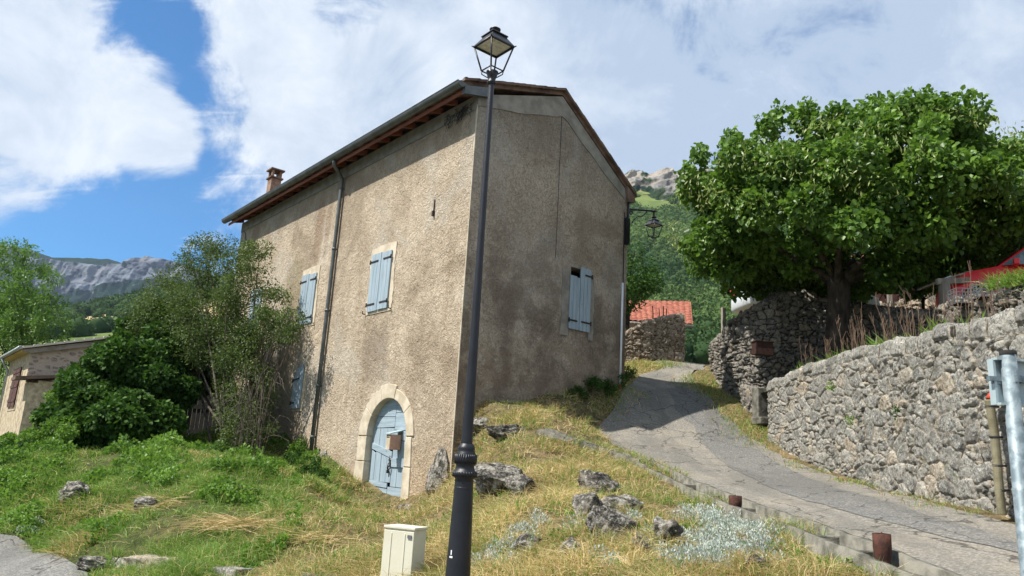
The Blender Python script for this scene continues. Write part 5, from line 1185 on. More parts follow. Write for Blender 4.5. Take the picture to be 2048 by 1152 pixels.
# ---- linden
r = np.random.default_rng(11)
TB = at(1672, 652, 17.0); zb_ = 3.7; CC = at(1725, 462, 17.4)
lin = empty('linden_tree', (TB[0], TB[1], zb_)); tag(lin, 'broad linden tree with a dense flat-bottomed crown and pale blossom, behind the stone walls', 'tree')
RX, RY, RU, RD = 4.35, 3.9, 2.5, 1.65
cl = []; 
def crown_h(x, y):  # top profile
    return 1
N_ = 0
while N_ < 330:
    d = rdir(1, r)[0]; q = r.random()**.33*.98; 
    if r.random() < .75: q = r.uniform(.80, .98)
    p = d*q; z = p[2]*(RU if p[2] > 0 else RD)
    if p[2] < 0: f = 1.0
    x, y = p[0]*RX, p[1]*RY
    if p[2] > 0: x *= 1+.05*p[2]; y *= 1+.05*p[2]
    c = CC+np.array([x, y, z]); c[2] += .25*math.sin(x*1.6+1)+.15*math.sin(y*2.3)
    # raised underside right of the trunk, low skirt at the left
    if z < 0 and x > .3: c[2] += .45*min(1, (x-.3)/.8)*min(1, -z/.9)
    if z < -.4 and -3.0 < x < -.4: c[2] += .8*min(1, (-.4-z)/.6)
    if z < 0 and x < -1.4: c[2] -= .25
    cl.append((c[0], c[1], c[2], r.uniform(.30, .60))); N_ += 1
# shoots above the top
for px, py, Y in [(1465,265,16),(1402,300,16.5),(1610,208,16.5),(1595,222,17),(1665,212,17),(1690,215,17),(1750,205,16.5),(1850,195,16.5),(1858,215,16.4),(1930,215,16.2),(1905,240,16.3),(1810,230,16.5),(1545,225,17),(1990,300,15.8),(1370,340,17),(1530,235,16.2),(1715,230,15.5),(1640,235,15.7),(1780,240,15.8)]:
    p = at(px, py, Y)
    for k in range(3): cl.append((p[0]+r.normal()*.05, p[1]+r.normal()*.1, p[2]-.2*k, .15+.06*k, 1.1))
# blossom bracts hanging on the sunny side
nB = 9000; d = rdir(nB, r); d[:, 2] = d[:, 2]*.75+.12; grp = np.sin(d[:, 0]*9+d[:, 2]*7)*np.cos(d[:, 1]*8-d[:, 2]*5)
keep = grp > .12; d = d[keep]; PB_ = CC+d*np.array([RX*1.0, RY*1.0, RU])*(1.03+.09*r.random(len(d)))[:, None]; PB_[:, 2] = np.where(d[:, 2] < 0, CC[2]+d[:, 2]*RD, PB_[:, 2])
DB = r.normal(size=(len(d), 3))*.45+np.array([-.1, -.2, -.8]); SB = r.uniform(.08, .15, len(d))
crown(lin, cl, 270, .128, M['lfLinden'], r, shell=.45, droop=.55, wide=.95, curl=.3, extra=(PB_, DB, SB, .26, M['lfBract']), jitter=.28)
tg = [CC+np.array([a*RX*.75, b_*RY*.7, c*1.1]) for a, b_, c in [(-.9, -.2, -.3), (-.6, .6, 0), (-.4, -.7, .3), (0, .8, .2), (.3, -.8, .1), (.5, .3, .8), (.9, -.1, 0), (.8, .7, -.2), (0, 0, 1), (-.2, .2, .9), (.7, -.6, -.4), (-.8, -.6, .1)]]
trunk_limbs(lin, (TB[0], TB[1], zb_), tg, .30, 2.7, seed=4)
# ---- trees behind the linden at the right edge
def tree(name, base, trunk_h, r0, cls, n_per, size, m, label, seed, cat='tree', group=None, **k):
    rr = np.random.default_rng(seed); root = empty(name, base); tag(root, label, cat, group)
    tg = [c[:3] for c in cls[::max(1, len(cls)//7)]][:8]
    if trunk_h > 0: trunk_limbs(root, base, tg, r0, trunk_h, seed=seed)
    crown(root, cls, n_per, size, M[m], rr, **k); return root
def blobcl(c, rad, n, rr, rc=(.25, .45), fl=.0):
    o = []
    for i in range(n):
        d = rdir(1, rr)[0]*rr.random()**.35; o.append((c[0]+d[0]*rad[0], c[1]+d[1]*rad[1], c[2]+d[2]*rad[2], rr.uniform(*rc)*min(rad)))
    return o
rr = np.random.default_rng(31)
c = at(2040, 400, 19.0); tree('leafy_tree', (c[0]+.3, c[1], 4.8), 2.2, .14, blobcl(c+np.array([.6, 0, -.2]), (2.3, 1.8, 1.9), 110, rr), 130, .12, 'lfBright', 'light green leafy tree at the right edge, just behind the linden', 32, simple_=True, wide=.8)
c = at(2040, 300, 27); tree('dark_tree', (c[0]+1.0, c[1], 5), 4.0, .2, blobcl(c+np.array([1.0, 0, -1.8]), (1.8, 1.8, 2.6), 60, rr), 90, .14, 'lfDark', 'dark sparse tree rising behind the right end of the linden', 33, simple_=True, wide=.7)
c = at(1842, 545, 20.2); tree('fig_shrub', (c[0], c[1], c[2]-1.3), .6, .05, blobcl(c, (.75, .6, .75), 46, rr, (.2, .4)), 45, .09, 'lfOlive', 'loose grey-green shrub under the right half of the linden', 34, cat='shrub', simple_=True, wide=.5)
# small tree at the far corner of the house
c = at(1258, 560, 25.5); tree('small_tree', (c[0], c[1]+.3, 4.6), 2.6, .10, blobcl(c, (1.05, .9, 1.15), 50, rr, (.25, .4)), 120, .10, 'lfDark', 'small green tree behind the far right corner of the tall house', 35, simple_=True, wide=.7)
# ---- left: ash tree
cls = []
for px, py, Y, R0 in [(40,520,26,.9),(20,560,26,1.2),(70,570,25.5,1.0),(100,600,25.5,.8),(30,620,25.5,1.3),(90,640,25,1.0),(50,680,25.5,1.1),(0,660,26,1.3),(110,660,25,.7),(10,600,27,1.2),(60,540,26,.8),(-30,620,26,1.5),(-20,540,27,1.2),(0,730,27,1.2),(-40,760,27,1.4),(115,632,25,.5)]:
    p = at(px-8, py, Y+11)
    for k in range(8): d = rdir(1, rr)[0]; cls.append((p[0]+d[0]*R0*1.0, p[1]+d[1]*R0*1.3, p[2]+d[2]*R0*.9, R0*.50))
bse = at(30, 880, 37); tree('ash_tree', (bse[0], bse[1], -.3), 5.2, .16, cls, 190, .19, 'lfAsh', 'light green feathery tree at the far left behind the cottage', 36, simple_=True, wide=.38, shell=.2)
# ---- big dark bush mass left of the gate
def bush(name, spec, n_per, size, m, label, seed, cat='bush', base=None, stems=0, sub=7, rf=.42, fl=.7, **k):
    rr = np.random.default_rng(seed); cls = []
    for px, py, Y, R0 in spec:
        p = at(px, py, Y)
        for j in range(sub): d = rdir(1, rr)[0]; cls.append((p[0]+d[0]*R0*fl, p[1]+d[1]*R0*fl, p[2]+d[2]*R0*fl, R0*rf))
    A_ = np.array([c[:3] for c in cls]); bs = A_.mean(0) if base is None else np.array(base); bs = np.array([bs[0], bs[1], gh(bs[0], bs[1])]); root = empty(name, bs); tag(root, label, cat)
    crown(root, cls, n_per, size, M[m], rr, **k)
    for i in range(stems):
        t = A_[rr.integers(len(A_))]; s = bs+np.array([rr.normal()*.3, rr.normal()*.3, 0]); mid = (s+t)/2+rr.normal(size=3)*.25
        MB().tube([s*(1-u)**2+mid*2*u*(1-u)+t*u*u for u in np.linspace(0, 1, 8)], [.035*(1-u)+.006 for u in np.linspace(0, 1, 8)], 6, cap=False).build('stem', M['twig'], root, origin=root.location)
    return root
ivy = [(185,785,21,.8),(235,765,21,.9),(300,710,21,1.0),(232,715,21.5,.75),(200,745,21.5,.65),(285,672,22,.8),(180,765,21,.6),(330,750,20.8,1.0),(240,770,20.5,1.2),(180,820,20,1.1),(260,840,19.6,1.2),(280,840,19.8,.85),(150,800,20.5,.8),(220,880,18.9,.9),(285,885,19.2,.7),(360,740,22,1.1),(390,700,22.5,1.0),(350,690,22,1.0),(405,725,23,.8),(295,790,21,.9),(145,850,20,.8),(300,665,22.5,.7),(340,650,22.5,.7),(265,720,22,.7),(390,745,23.2,.6)]
bush('ivy_bush', ivy, 480, .135, 'lfDark', 'dense dark green bush mass left of the garden gate', 41, stems=6, shell=.5, wide=.8, curl=.2)
tall = [(430,500,21.5,.55),(470,505,21,.55),(400,520,22,.6),(510,520,20.5,.5),(450,560,21.5,.9),(500,570,20.8,.8),(380,570,22,.8),(340,600,22,.8),(300,640,22,.7),(420,620,21.5,1.0),(480,640,21,.9),(540,600,20.3,.5),(370,650,21.8,.9),(530,660,20.4,.6),(440,690,21,1.0),(500,710,20.4,.8),(478,745,20.5,.75),(508,780,20,.6),(590,640,19.2,.38),(575,670,19.4,.35),(492,835,19.9,.65),(515,850,19.6,.5),(490,890,19.3,.6),(480,800,20.2,.55),(500,860,19.5,.6),(455,700,21,.9),(410,660,22,1.0),(320,585,22.4,.5),(390,495,22,.35),(520,495,20.6,.35),(545,640,20,.5)]
bush('tall_shrub', tall, 230, .075, 'lfOlive', 'tall airy olive green shrub leaning against the far end of the tall house', 42, cat='shrub', stems=42, shell=.15, simple_=True, wide=.5, jitter=.32, sub=9, rf=.5, fl=.8, base=at(485, 900, 20.6))
bush('bright_shrub', [(105,850,20,.55),(85,880,19.5,.5),(115,875,19,.55),(120,810,21,.45),(130,900,18.2,.55),(60,905,19,.5),(20,905,19,.45),(90,920,17.8,.5),(140,870,19,.5)], 330, .085, 'lfBright', 'bright yellow-green shrub at the left below the dark bush', 43, simple_=True, wide=.6, shell=.25)
bush('hedge_plants', [(20,930,18,.5),(50,960,17,.45),(0,925,18.6,.45),(40,920,18.2,.45),(0,960,17.6,.4),(80,960,16.8,.35),(-20,930,18.5,.5)], 260, .09, 'lfDark', 'tangled dark green undergrowth at the left edge of the slope', 44, simple_=True, wide=.6)
bush('wall_plant', [(600,925,18.6,.28),(625,935,18.0,.26),(640,955,17.4,.24),(610,950,17.8,.25),(585,915,19.0,.2),(660,975,17.2,.18)], 150, .06, 'lfDark', 'small leafy plant growing at the foot of the downpipe', 45, cat='plant', simple_=True, wide=.7, shell=.2)
bush('corner_weeds', [(1160,782,17.0,.22),(1190,772,17.3,.26),(1220,775,17.6,.24),(1245,760,18.0,.16),(1140,790,16.8,.14),(1258,745,19.5,.2)], 130, .055, 'lfDark', 'dark weeds growing along the foot of the gable near the white conduit', 46, cat='plant', simple_=True, wide=.4, shell=.1)
# bare brambles at the house foot
b = MB(); r2 = random.Random(5)
for k in range(55):
    p = at(495+r2.uniform(-35, 35), 915+r2.uniform(-10, 10), 19.2+r2.uniform(-.6, .4)); hh = r2.uniform(.6, 2.2); dx = r2.uniform(-.8, .8); q = [p+np.array([dx*t*t, r2.uniform(-.1, .1), hh*math.sin(t*2.2)]) for t in np.linspace(0, 1, 7)]; b.tube(q, .007, 4, cap=False)
br = b.build('dead_brambles', M['twig']); tag(br, 'tangle of bare brambles at the foot of the shrub against the house', 'brambles')
# iris fans and dead stalks on the planting strip
r = np.random.default_rng(51)
def strip_pts(n, x0=-.1, x1=.5):
    o = []
    for k in range(n):
        t = r.random()**1.15; px = 1562+t*325; i = np.interp(px, [1536, 1620, 1700, 1780, 1850, 1930], range(6)); j = int(i); f = i-j; j2 = min(j+1, len(fx)-1)
        o.append((fx[j]*(1-f)+fx[j2]*f+.35+r.uniform(x0, x1), fy[j]*(1-f)+fy[j2]*f, fz[j]*(1-f)+fz[j2]*f-.05))
    return np.array(o)
def blades(P, D, L_, Wd, r, bend=.5):
    """tapered bent blades -> V,F"""
    n = len(P); D = D/np.linalg.norm(D, axis=1)[:, None]; side = np.cross(D, rdir(n, r)); side /= np.linalg.norm(side, axis=1)[:, None]+1e-9
    out = D*np.array([1, 1, 0.]); L_ = L_[:, None]; Wd = Wd[:, None]
    m1 = P+D*L_*.5; tp = P+D*L_*.92+out*L_*bend-np.array([0, 0, 1.])*L_*bend*.35
    V = np.stack([P-side*Wd*.5, P+side*Wd*.5, m1+side*Wd*.42, m1-side*Wd*.42, tp], 1).reshape(-1, 3); b_ = np.arange(n)[:, None]*5
    return V, [b_+[0, 1, 2, 3], b_+[3, 2, 4]]
def veg(name, P, D, L_, Wd, tone, m, bend=.5, label=None, kind='stuff'):
    V, F = blades(P, D, L_, Wd, rng, bend); o = npmesh(name, V, F, [M[m]], attrs={'tone': np.repeat(tone, 5)}); o['kind'] = kind
    return o
P = np.repeat(strip_pts(70), 9, 0); P[:, :2] += r.normal(size=(len(P), 2))*.04; D = r.normal(size=(len(P), 3))*.35+np.array([-.1, -.1, 1]); sel = np.interp(P[:, 1], [8, 11, 14], [.25, .6, 1.0]) > r.random(len(P)); P = P[sel]; D = D[sel]
veg('iris_leaves', P, D, r.uniform(.2, .45, len(P)), np.full(len(P), .028), r.random(len(P)), 'lfIris', .25)
b = MB(); r2 = random.Random(9); SP = strip_pts(120, -.05, .8)
Vs = []; 
for p in SP:
    h_ = r2.uniform(.35, .95); le_ = np.array([r2.uniform(-.22, .12), r2.uniform(-.15, .15), 1.0]); e = p+le_*h_; b.tube([p, p+le_*h_*.5+np.array([.01, 0, 0]), e], [.0045, .0038, .0025], 4, cap=False)
    for k in range(r2.randint(1, 3)): s = p+le_*h_*r2.uniform(.7, .95); b.tube([s, s+np.array([r2.uniform(-.08, .08), 0, r2.uniform(.08, .18)])], .0028, 4, cap=False)
o = b.build('dead_stalks', M['stalk'], fix=False); a_ = o.data.attributes.new('tone', 'FLOAT', 'POINT'); a_.data.foreach_set('value', np.random.default_rng(3).random(len(o.data.vertices)).astype(np.float32)); o['kind'] = 'stuff'
# grass tufts on the terrace edge by the red car
P = np.array([at(px, 575+r.uniform(-6, 8)-(px-1980)*.18, 11.9-(px-1980)*.012) for px in r.uniform(1975, 2070, 420)]); D = r.normal(size=(len(P), 3))*.5+np.array([0, 0, 1]); veg('terrace_grass', P, D, r.uniform(.12, .38, len(P)), np.full(len(P), .012), r.random(len(P)), 'lfIris', .4)
P = np.array([at(px, 565+r.uniform(0, 14), 22.6) for px in r.uniform(1740, 1800, 300)]); D = r.normal(size=(len(P), 3))*.5+np.array([0, 0, 1]); veg('terrace_grass', P, D, r.uniform(.15, .4, len(P)), np.full(len(P), .014), r.random(len(P)), 'lfIris', .4)

# ------------------------------------------------------------------ grass and ground cover
r = np.random.default_rng(61)
def scatter(n, xr=(-15, 5), yr=(5.2, 27), pw=1.6):
    P = np.empty((0, 2))
    while len(P) < n:
        k = n*3; y = yr[0]*(yr[1]/yr[0])**r.random(k) if pw else r.uniform(*yr, k); t = r.uniform(-.75, .62, k); x = t*y
        q = np.c_[x, y][(x > xr[0]) & (x < xr[1])]; P = np.r_[P, q]
    P = P[:n]; return P
def clip(P, grass=False):
    keep = ~inpoly(P[:, 0], P[:, 1], lanepoly) & ~inpoly(P[:, 0], P[:, 1], roadpoly)
    q = P-HK[:2]; gg = q@Gd[:2]; ss = q@Ld[:2]; keep &= ~((gg > -.02) & (gg < GW+.05) & (ss > -.02) & (ss < HL))
    keep &= ~((P[:, 0] > 4.6) & (P[:, 1] < 19)); keep &= ~((P[:, 0] > 3.9+.0*P[:, 1]) & (P[:, 1] > 19) & (P[:, 1] < 21))
    dch = np.full(len(P), 9.)
    for i in range(0, 420, 4): dch = np.minimum(dch, np.hypot(P[:, 0]-CH[i, 0], P[:, 1]-CH[i, 1])-(.12 if i < 64 else 0))
    keep &= dch > .19
    if grass:
        m = np.where((P[:, 0] > -7) & (P[:, 1] < 12))[0]; ds = np.full(len(m), 9.)
        for q_ in SPL: ds = np.minimum(ds, np.abs(P[m, 0]-q_[0])+np.abs(P[m, 1]-q_[1]))
        keep[m[(ds < .11)]] = False
    return P[keep]
# where the silvery plants grow
r = np.random.default_rng(63)
sp = []
for px, py, rad, n in [(1400,1050,.32,26),(1450,1060,.35,30),(1380,1085,.25,18),(1480,1085,.35,30),(1500,1110,.3,26),(1430,1110,.25,22),(1500,1045,.2,14),(1540,1070,.22,14),(1465,1030,.16,10),(1060,1060,.2,7),(1015,1090,.2,7),(1000,1130,.25,9),(1075,1050,.15,5),(1340,1130,.25,14),(1400,1140,.22,14),(1470,1140,.22,14),(1220,1140,.2,5),(1200,1060,.15,4),(965,1130,.2,7),(60,1065,.35,8),(1160,1060,.1,3),(1275,1060,.12,4)]:
    c = gpt(px, min(py, 1150)); n = int(n*.7); rad *= .85
    for k in range(n): sp.append([c[0]+r.normal()*rad*.55, c[1]+r.normal()*rad*.55])
SPL = np.array(sp); r = np.random.default_rng(61)
def on_ground(P):
    P3 = np.c_[P, P[:, 0]*0]; rr_ = np.hypot(P[:, 0]+2, P[:, 1]-14); near = 1-smooth(rr_, 18, 30)
    return np.c_[P, H0(P[:, 0], P[:, 1])+(fbm(P3*1.1, 4, 3)*.10+fbm(P3*5, 3, 9)*.035)*near-.01]
Pa = on_ground(clip(scatter(620000), True)); dr_ = dryness(Pa[:, 0], Pa[:, 1])
tuft = fbm(Pa*[1.6, 1.6, 0]+5, 3, 91); bare = fbm(Pa*[.9, .9, 0]+15, 4, 95)
isdry = r.random(len(Pa)) < np.clip(dr_, .04, .86)
keep = (r.random(len(Pa)) < np.clip(.62+tuft*1.6, .08, 1)) & ~((bare > .14) & (dr_ > .5) & (r.random(len(Pa)) < .8))
Pa, isdry, tuft, dr_ = Pa[keep], isdry[keep], tuft[keep], dr_[keep]
scl = np.clip(Pa[:, 1]/10, .75, 2.2)
D = r.normal(size=(len(Pa), 3))*np.where(isdry, .75, .5)[:, None]+np.array([0, 0, .8]); D[:, 2] = np.abs(D[:, 2])+.08
Lg = r.uniform(.06, .19, len(Pa))*(1+np.clip(tuft, 0, 1)*1.6)*(.85+.3*r.random(len(Pa)))
for nm, s_, m in (('dry_grass', isdry, 'grassD'), ('green_grass', ~isdry, 'grassG')):
    tone = np.clip(.5+.9*fbm(Pa[s_]*[2, 2, 0]+3, 3, 97)+.6*fbm(Pa[s_]*[7, 7, 0], 2, 98)+r.normal(size=s_.sum())*.25, 0, 1)
    veg(nm, Pa[s_], D[s_], Lg[s_], .007*scl[s_], tone, m, .55)
# long tufts
T0 = clip(scatter(900), True); T0 = on_ground(T0); k_ = r.random(len(T0)) < .8; T0 = T0[k_]
P = np.repeat(T0, 55, 0); P[:, :2] += r.normal(size=(len(P), 2))*.06; D = r.normal(size=(len(P), 3))*.45+np.array([0, 0, 1.]); dd = dryness(P[:, 0], P[:, 1]); isd = r.random(len(P)) < dd*.7
for nm, s_, m in (('dry_grass', isd, 'grassD'), ('green_grass', ~isd, 'grassG')):
    veg(nm, P[s_], D[s_], r.uniform(.14, .34, s_.sum()), .006*np.clip(P[s_, 1]/10, .75, 2), r.random(s_.sum()), m, .6)
# tufts along the channel and wall foot
sp = [gpt(*p) for p in [(1265,925),(1250,918),(1310,945),(1200,905),(1345,960),(1220,912),(1290,935),(1420,1015),(1580,1075),(1600,1085),(1240,935),(1150,895),(1330,955)]]
sp2 = [gpt(*p) for p in [(1600,936),(1590,925),(1680,962),(1740,968),(1860,1014),(1845,1000),(1900,1012),(1700,966),(1560,905),(1640,945),(1950,1026),(1800,992),(1760,975),(1730,966)]]
sp3 = [gpt(*p) for p in [(1395,765),(1410,775),(1430,790),(1450,800),(1462,815),(1475,832),(1490,845),(1500,855),(1400,758),(1440,785),(1470,805),(1485,822),(1510,862),(1515,870),(1420,770),(1530,888),(1410,757),(1280,735),(1300,733),(1320,730),(1265,740),(1340,728),(1262,735),(1290,731),(1250,782),(1225,800),(1205,815)]]
P = np.concatenate([np.repeat(np.array(sp), 130, 0), np.repeat(np.array(sp2), 60, 0), np.repeat(np.array(sp3), 190, 0)]); sd = np.r_[np.full(len(sp)*130, .11), np.full(len(sp2)*60, .12), np.full(len(sp3)*190, .30)]; P[:, :2] += r.normal(size=(len(P), 2))*sd[:, None]; P[:, 2] = H0(P[:, 0], P[:, 1])
Ls = np.r_[np.full(len(sp)*130, .30), np.full(len(sp2)*60, .10), np.full(len(sp3)*190, .17)]*r.uniform(.5, 1.1, len(P))
D = r.normal(size=(len(P), 3))*.45+np.array([0, 0, 1.]); isd = r.random(len(P)) < .42
for nm, s_, m in (('dry_grass', isd, 'grassD'), ('green_grass', ~isd, 'grassG')): veg(nm, P[s_], D[s_], Ls[s_], .006*np.clip(P[s_, 1]/9, .8, 2.2), r.random(s_.sum())*.5+.5*(m == 'grassG'), m, .5)
# leafy ground cover on the left slope
Pw = on_ground(clip(scatter(330000, xr=(-15, -2.4), yr=(7.5, 24)))); wn_ = fbm(Pw*[.8, .8, 0]+40, 4, 101)-.35*smooth(Pw[:, 0], -7.5, -3.5); Pw = Pw[(wn_ > -.16) & (dryness(Pw[:, 0], Pw[:, 1]) < .6)]; hgt = np.clip(fbm(Pw*[1.7, 1.7, 0], 3, 103)+.12, 0, 1)*.55
Pw[:, 2] += hgt*r.random(len(Pw)); D = r.normal(size=(len(Pw), 3))*.8+np.array([0, -.2, .45]); S_ = r.uniform(.035, .075, len(Pw))*np.clip(Pw[:, 1]/13, .8, 1.5)
V, F = quad_leaves(Pw, D, S_, r, .75); o = npmesh('ground_cover', V, F, [M['weed']], attrs={'tone': np.repeat(np.clip(.5+.8*fbm(Pw*[1.3, 1.3, 0], 3, 105)+r.normal(size=len(Pw))*.22, 0, 1), 4)}); o['kind'] = 'stuff'
r = np.random.default_rng(62)
Pb = on_ground(clip(scatter(60000, xr=(-2.6, 4.5), yr=(5.4, 17)), True)); Pb = Pb[fbm(Pb*[2.3, 2.3, 0]+60, 3, 111) > .22]; Pb[:, 2] += r.random(len(Pb))*.07
V, F = quad_leaves(Pb, r.normal(size=(len(Pb), 3))*.8+np.array([0, -.2, .5]), r.uniform(.02, .045, len(Pb)), r, .6); o = npmesh('ground_cover', V, F, [M['weed']], attrs={'tone': np.repeat(np.clip(r.normal(.6, .3, len(Pb)), 0, 1), 4)}); o['kind'] = 'stuff'
# silvery plants
r = np.random.default_rng(64)
sp = clip(SPL); P0 = on_ground(sp); P = np.repeat(P0, 95, 0); q = rdir(len(P), r)*np.array([.10, .10, .10])*r.random(len(P))[:, None]**.4; q[:, 2] = np.abs(q[:, 2])+.02; P = P+q; D = q*8+r.normal(size=q.shape)*.4+np.array([0, 0, .4])
V, F = quad_leaves(P, D, r.uniform(.018, .034, len(P)), r, .42); o = npmesh('silver_plants', V, F, [M['silver']], attrs={'tone': np.repeat(r.random(len(P)), 4)}); o['kind'] = 'stuff'
# small plants in the wall joints
for px, py, Y, lab in ((1663,775,11.75,'yellow-flowered tuft in the joints of the retaining wall, left one'), (1792,822,9.75,'dark green tuft growing in the retaining wall, right one'), (1700,842,11.2,'small yellowish tuft low in the retaining wall')):
    p = at(px, py, Y-.12); root = empty('wall_tuft', p); tag(root, lab, 'plant', 'tufts in the retaining wall'); k = 60; P = p+r.normal(size=(k, 3))*.035; V, F = quad_leaves(P, r.normal(size=(k, 3))+np.array([-.8, -.6, .2]), r.uniform(.025, .05, k), r, .6); npmesh('leaves', V, F, [M['lfIris' if 'yellow' in lab else 'lfDark']], root, attrs={'tone': np.repeat(r.random(k), 4)}, origin=root.location)
# dead grass heaps on the slope
P0 = np.array([gpt(445, 1063), gpt(460, 1060), gpt(470, 1062), gpt(300, 1030), gpt(290, 1022), gpt(620, 1090)]); P = np.repeat(P0, 120, 0); P[:, :2] += r.normal(size=(len(P), 2))*[.22, .08]; P[:, 2] = H0(P[:, 0], P[:, 1])+.05+r.random(len(P))*.08; D = r.normal(size=(len(P), 3))*.3+np.array([1, .1, .05])*np.sign(r.normal(size=(len(P), 1))); veg('cut_grass', P, D, r.uniform(.15, .4, len(P)), np.full(len(P), .007), r.random(len(P)), 'grassD', .1)

# ------------------------------------------------------------------ far landscape
def hillmat(name, kind):
    rg = kind == 'range'; kind = 'cliff' if rg else kind
    m, nt, p = mat(name, 1., .05); v = ocoord(nt, world=True); ge = nn(nt, 'ShaderNodeNewGeometry'); nz_ = nn(nt, 'ShaderNodeSeparateXYZ', {0: ge.outputs['True Normal']}).outputs[2]
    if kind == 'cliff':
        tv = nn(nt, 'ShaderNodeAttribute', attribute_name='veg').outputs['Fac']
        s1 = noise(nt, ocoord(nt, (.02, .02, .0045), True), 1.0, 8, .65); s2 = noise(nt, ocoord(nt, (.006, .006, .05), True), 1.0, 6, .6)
        rk = mixc(nt, sstep(nt, s1, .35, .65), (.06, .07, .09) if rg else (.11, .11, .11), (.17, .19, .225) if rg else (.33, .31, .28)); rk = mixc(nt, mth(nt, 'MULTIPLY', sstep(nt, s2, .5, .65), .4), rk, (.24, .22, .20) if rg else (.38, .30, .22))  # range rock is bluer: distance haze painted into its colour
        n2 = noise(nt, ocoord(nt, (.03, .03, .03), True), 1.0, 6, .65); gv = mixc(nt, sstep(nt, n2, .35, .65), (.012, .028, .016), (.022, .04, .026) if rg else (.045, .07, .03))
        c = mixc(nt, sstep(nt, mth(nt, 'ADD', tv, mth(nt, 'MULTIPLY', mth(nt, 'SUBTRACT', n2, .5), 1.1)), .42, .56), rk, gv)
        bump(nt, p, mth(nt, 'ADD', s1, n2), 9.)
    else:
        n = noise(nt, ocoord(nt, (.02, .02, .02), True), 1.0, 7, .65); n2 = noise(nt, ocoord(nt, (.005, .005, .005), True), 1.0, 5, .6)
        c = mixc(nt, sstep(nt, n, .3, .7), (.06, .095, .03), (.15, .19, .06)); c = mixc(nt, sstep(nt, n2, .54, .6), c, (.36, .28, .15))
        bump(nt, p, n, 2.)
    nt.links.new(c, p.inputs['Base Color']); return m
M['cliff'] = hillmat('limestone_cliff', 'cliff'); M['range'] = hillmat('haze_tinted_limestone', 'range'); M['meadow'] = hillmat('meadow', 'meadow')  # the far range has the blue of the air mixed into its rock colour
# left range: skyline and cliff band from the photograph, 2.6 km away
FD = 2600.
skx = [-500, -200, 0, 40, 80, 105, 130, 170, 200, 230, 290, 340, 375, 420, 480, 560, 700, 1000]; sky_ = [500, 480, 482, 490, 508, 510, 507, 505, 508, 517, 526, 521, 528, 545, 560, 575, 590, 620]
ctx = [-500, 0, 110, 160, 200, 240, 280, 320, 370, 480, 1000]; cty = [520, 500, 536, 540, 545, 545, 546, 532, 540, 575, 640]
cols = np.linspace(-450, 900, 620); rows = np.linspace(0, 1, 150); V = []; veg_ = []
top = np.array([at(x, np.interp(x, skx, sky_)+3*float(vnoise(np.array([x*.05, 0, 0]))), FD)[2] for x in cols]); cl_t = np.array([at(x, np.interp(x, ctx, cty), FD)[2] for x in cols]); Xs = np.array([at(x, 550, FD)[0] for x in cols])
cl_b = np.array([at(x, np.interp(x, [-500, 110, 200, 300, 400, 900], [600, 625, 600, 585, 580, 680]), FD)[2] for x in cols])
for i, t in enumerate(rows):
    if t < .25: f = t/.25; z = -40+(cl_b+40)*f; y = FD-420+260*f; vg = .95-.25*f
    elif t < .7: f = (t-.25)/.45; z = cl_b+(cl_t-cl_b)*f; y = FD-160+60*f; vg = .12
    else: f = (t-.7)/.3; z = cl_t+(top-cl_t)*f; y = FD-100+200*f; vg = 1.0
    q = np.stack([Xs*.006, z*.010, Xs*0], -1); off_ = fbm(np.stack([Xs*.012, z*.003, Xs*0], -1), 5, 3)*75+fbm(np.stack([Xs*.03, z*.03, Xs*0], -1), 4, 5)*22
    V.append(np.stack([Xs, y+off_*(.3 if t > .95 else 1), z+fbm(q*4, 3, 8)*6*(t < .97)], -1)); veg_.append(vg+fbm(np.stack([Xs*.01, z*.02, Xs*0+4], -1), 4, 13)*.45)
V = np.array(V); I = np.arange(V.shape[0]*V.shape[1]).reshape(V.shape[:2])
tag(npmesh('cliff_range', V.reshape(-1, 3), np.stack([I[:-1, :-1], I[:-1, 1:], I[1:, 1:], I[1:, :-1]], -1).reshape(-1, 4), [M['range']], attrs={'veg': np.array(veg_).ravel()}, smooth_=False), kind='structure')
# helper: hill sheet defined by profile px rows at distances; crowns scattered on it
def sheet_px(name, xs, prof, m, vegf=None, nrow=80):
    """prof: list of (Y, function px->py)"""
    V = []; vv = []; Ysx = np.array([p[0] for p in prof])
    P = np.array([[at(x, f(x), Y) for x in xs] for Y, f in prof]); t = np.linspace(0, len(prof)-1, nrow)
    for a in t:
        i = min(int(a), len(prof)-2); f = a-i; V.append(P[i]*(1-f)+P[i+1]*f)
    V = np.array(V); V[..., 2] += fbm(V*[.01, .01, 0], 4, 3)*V[..., 1]*.006
    I = np.arange(V.shape[0]*V.shape[1]).reshape(V.shape[:2]); at_ = {'veg': (vegf(V) if vegf else V[..., 0]*0).ravel()}
    return tag(npmesh(name, V.reshape(-1, 3), np.stack([I[:-1, :-1], I[:-1, 1:], I[1:, 1:], I[1:, :-1]], -1).reshape(-1, 4), [m], attrs=at_, smooth_=True), kind='structure'), V
import bmesh as _b
_bm = _b.new(); _b.ops.create_icosphere(_bm, subdivisions=2, radius=1.0); _ico = _bm.verts; IV = np.array([v.co[:] for v in _bm.verts]); IF = np.array([[v.index for v in f.verts] for f in _bm.faces]); _bm.free()
_bm = _b.new(); _b.ops.create_icosphere(_bm, subdivisions=3, radius=1.0); IV3 = np.array([v.co[:] for v in _bm.verts]); IF3 = np.array([[v.index for v in f.verts] for f in _bm.faces]); _bm.free()
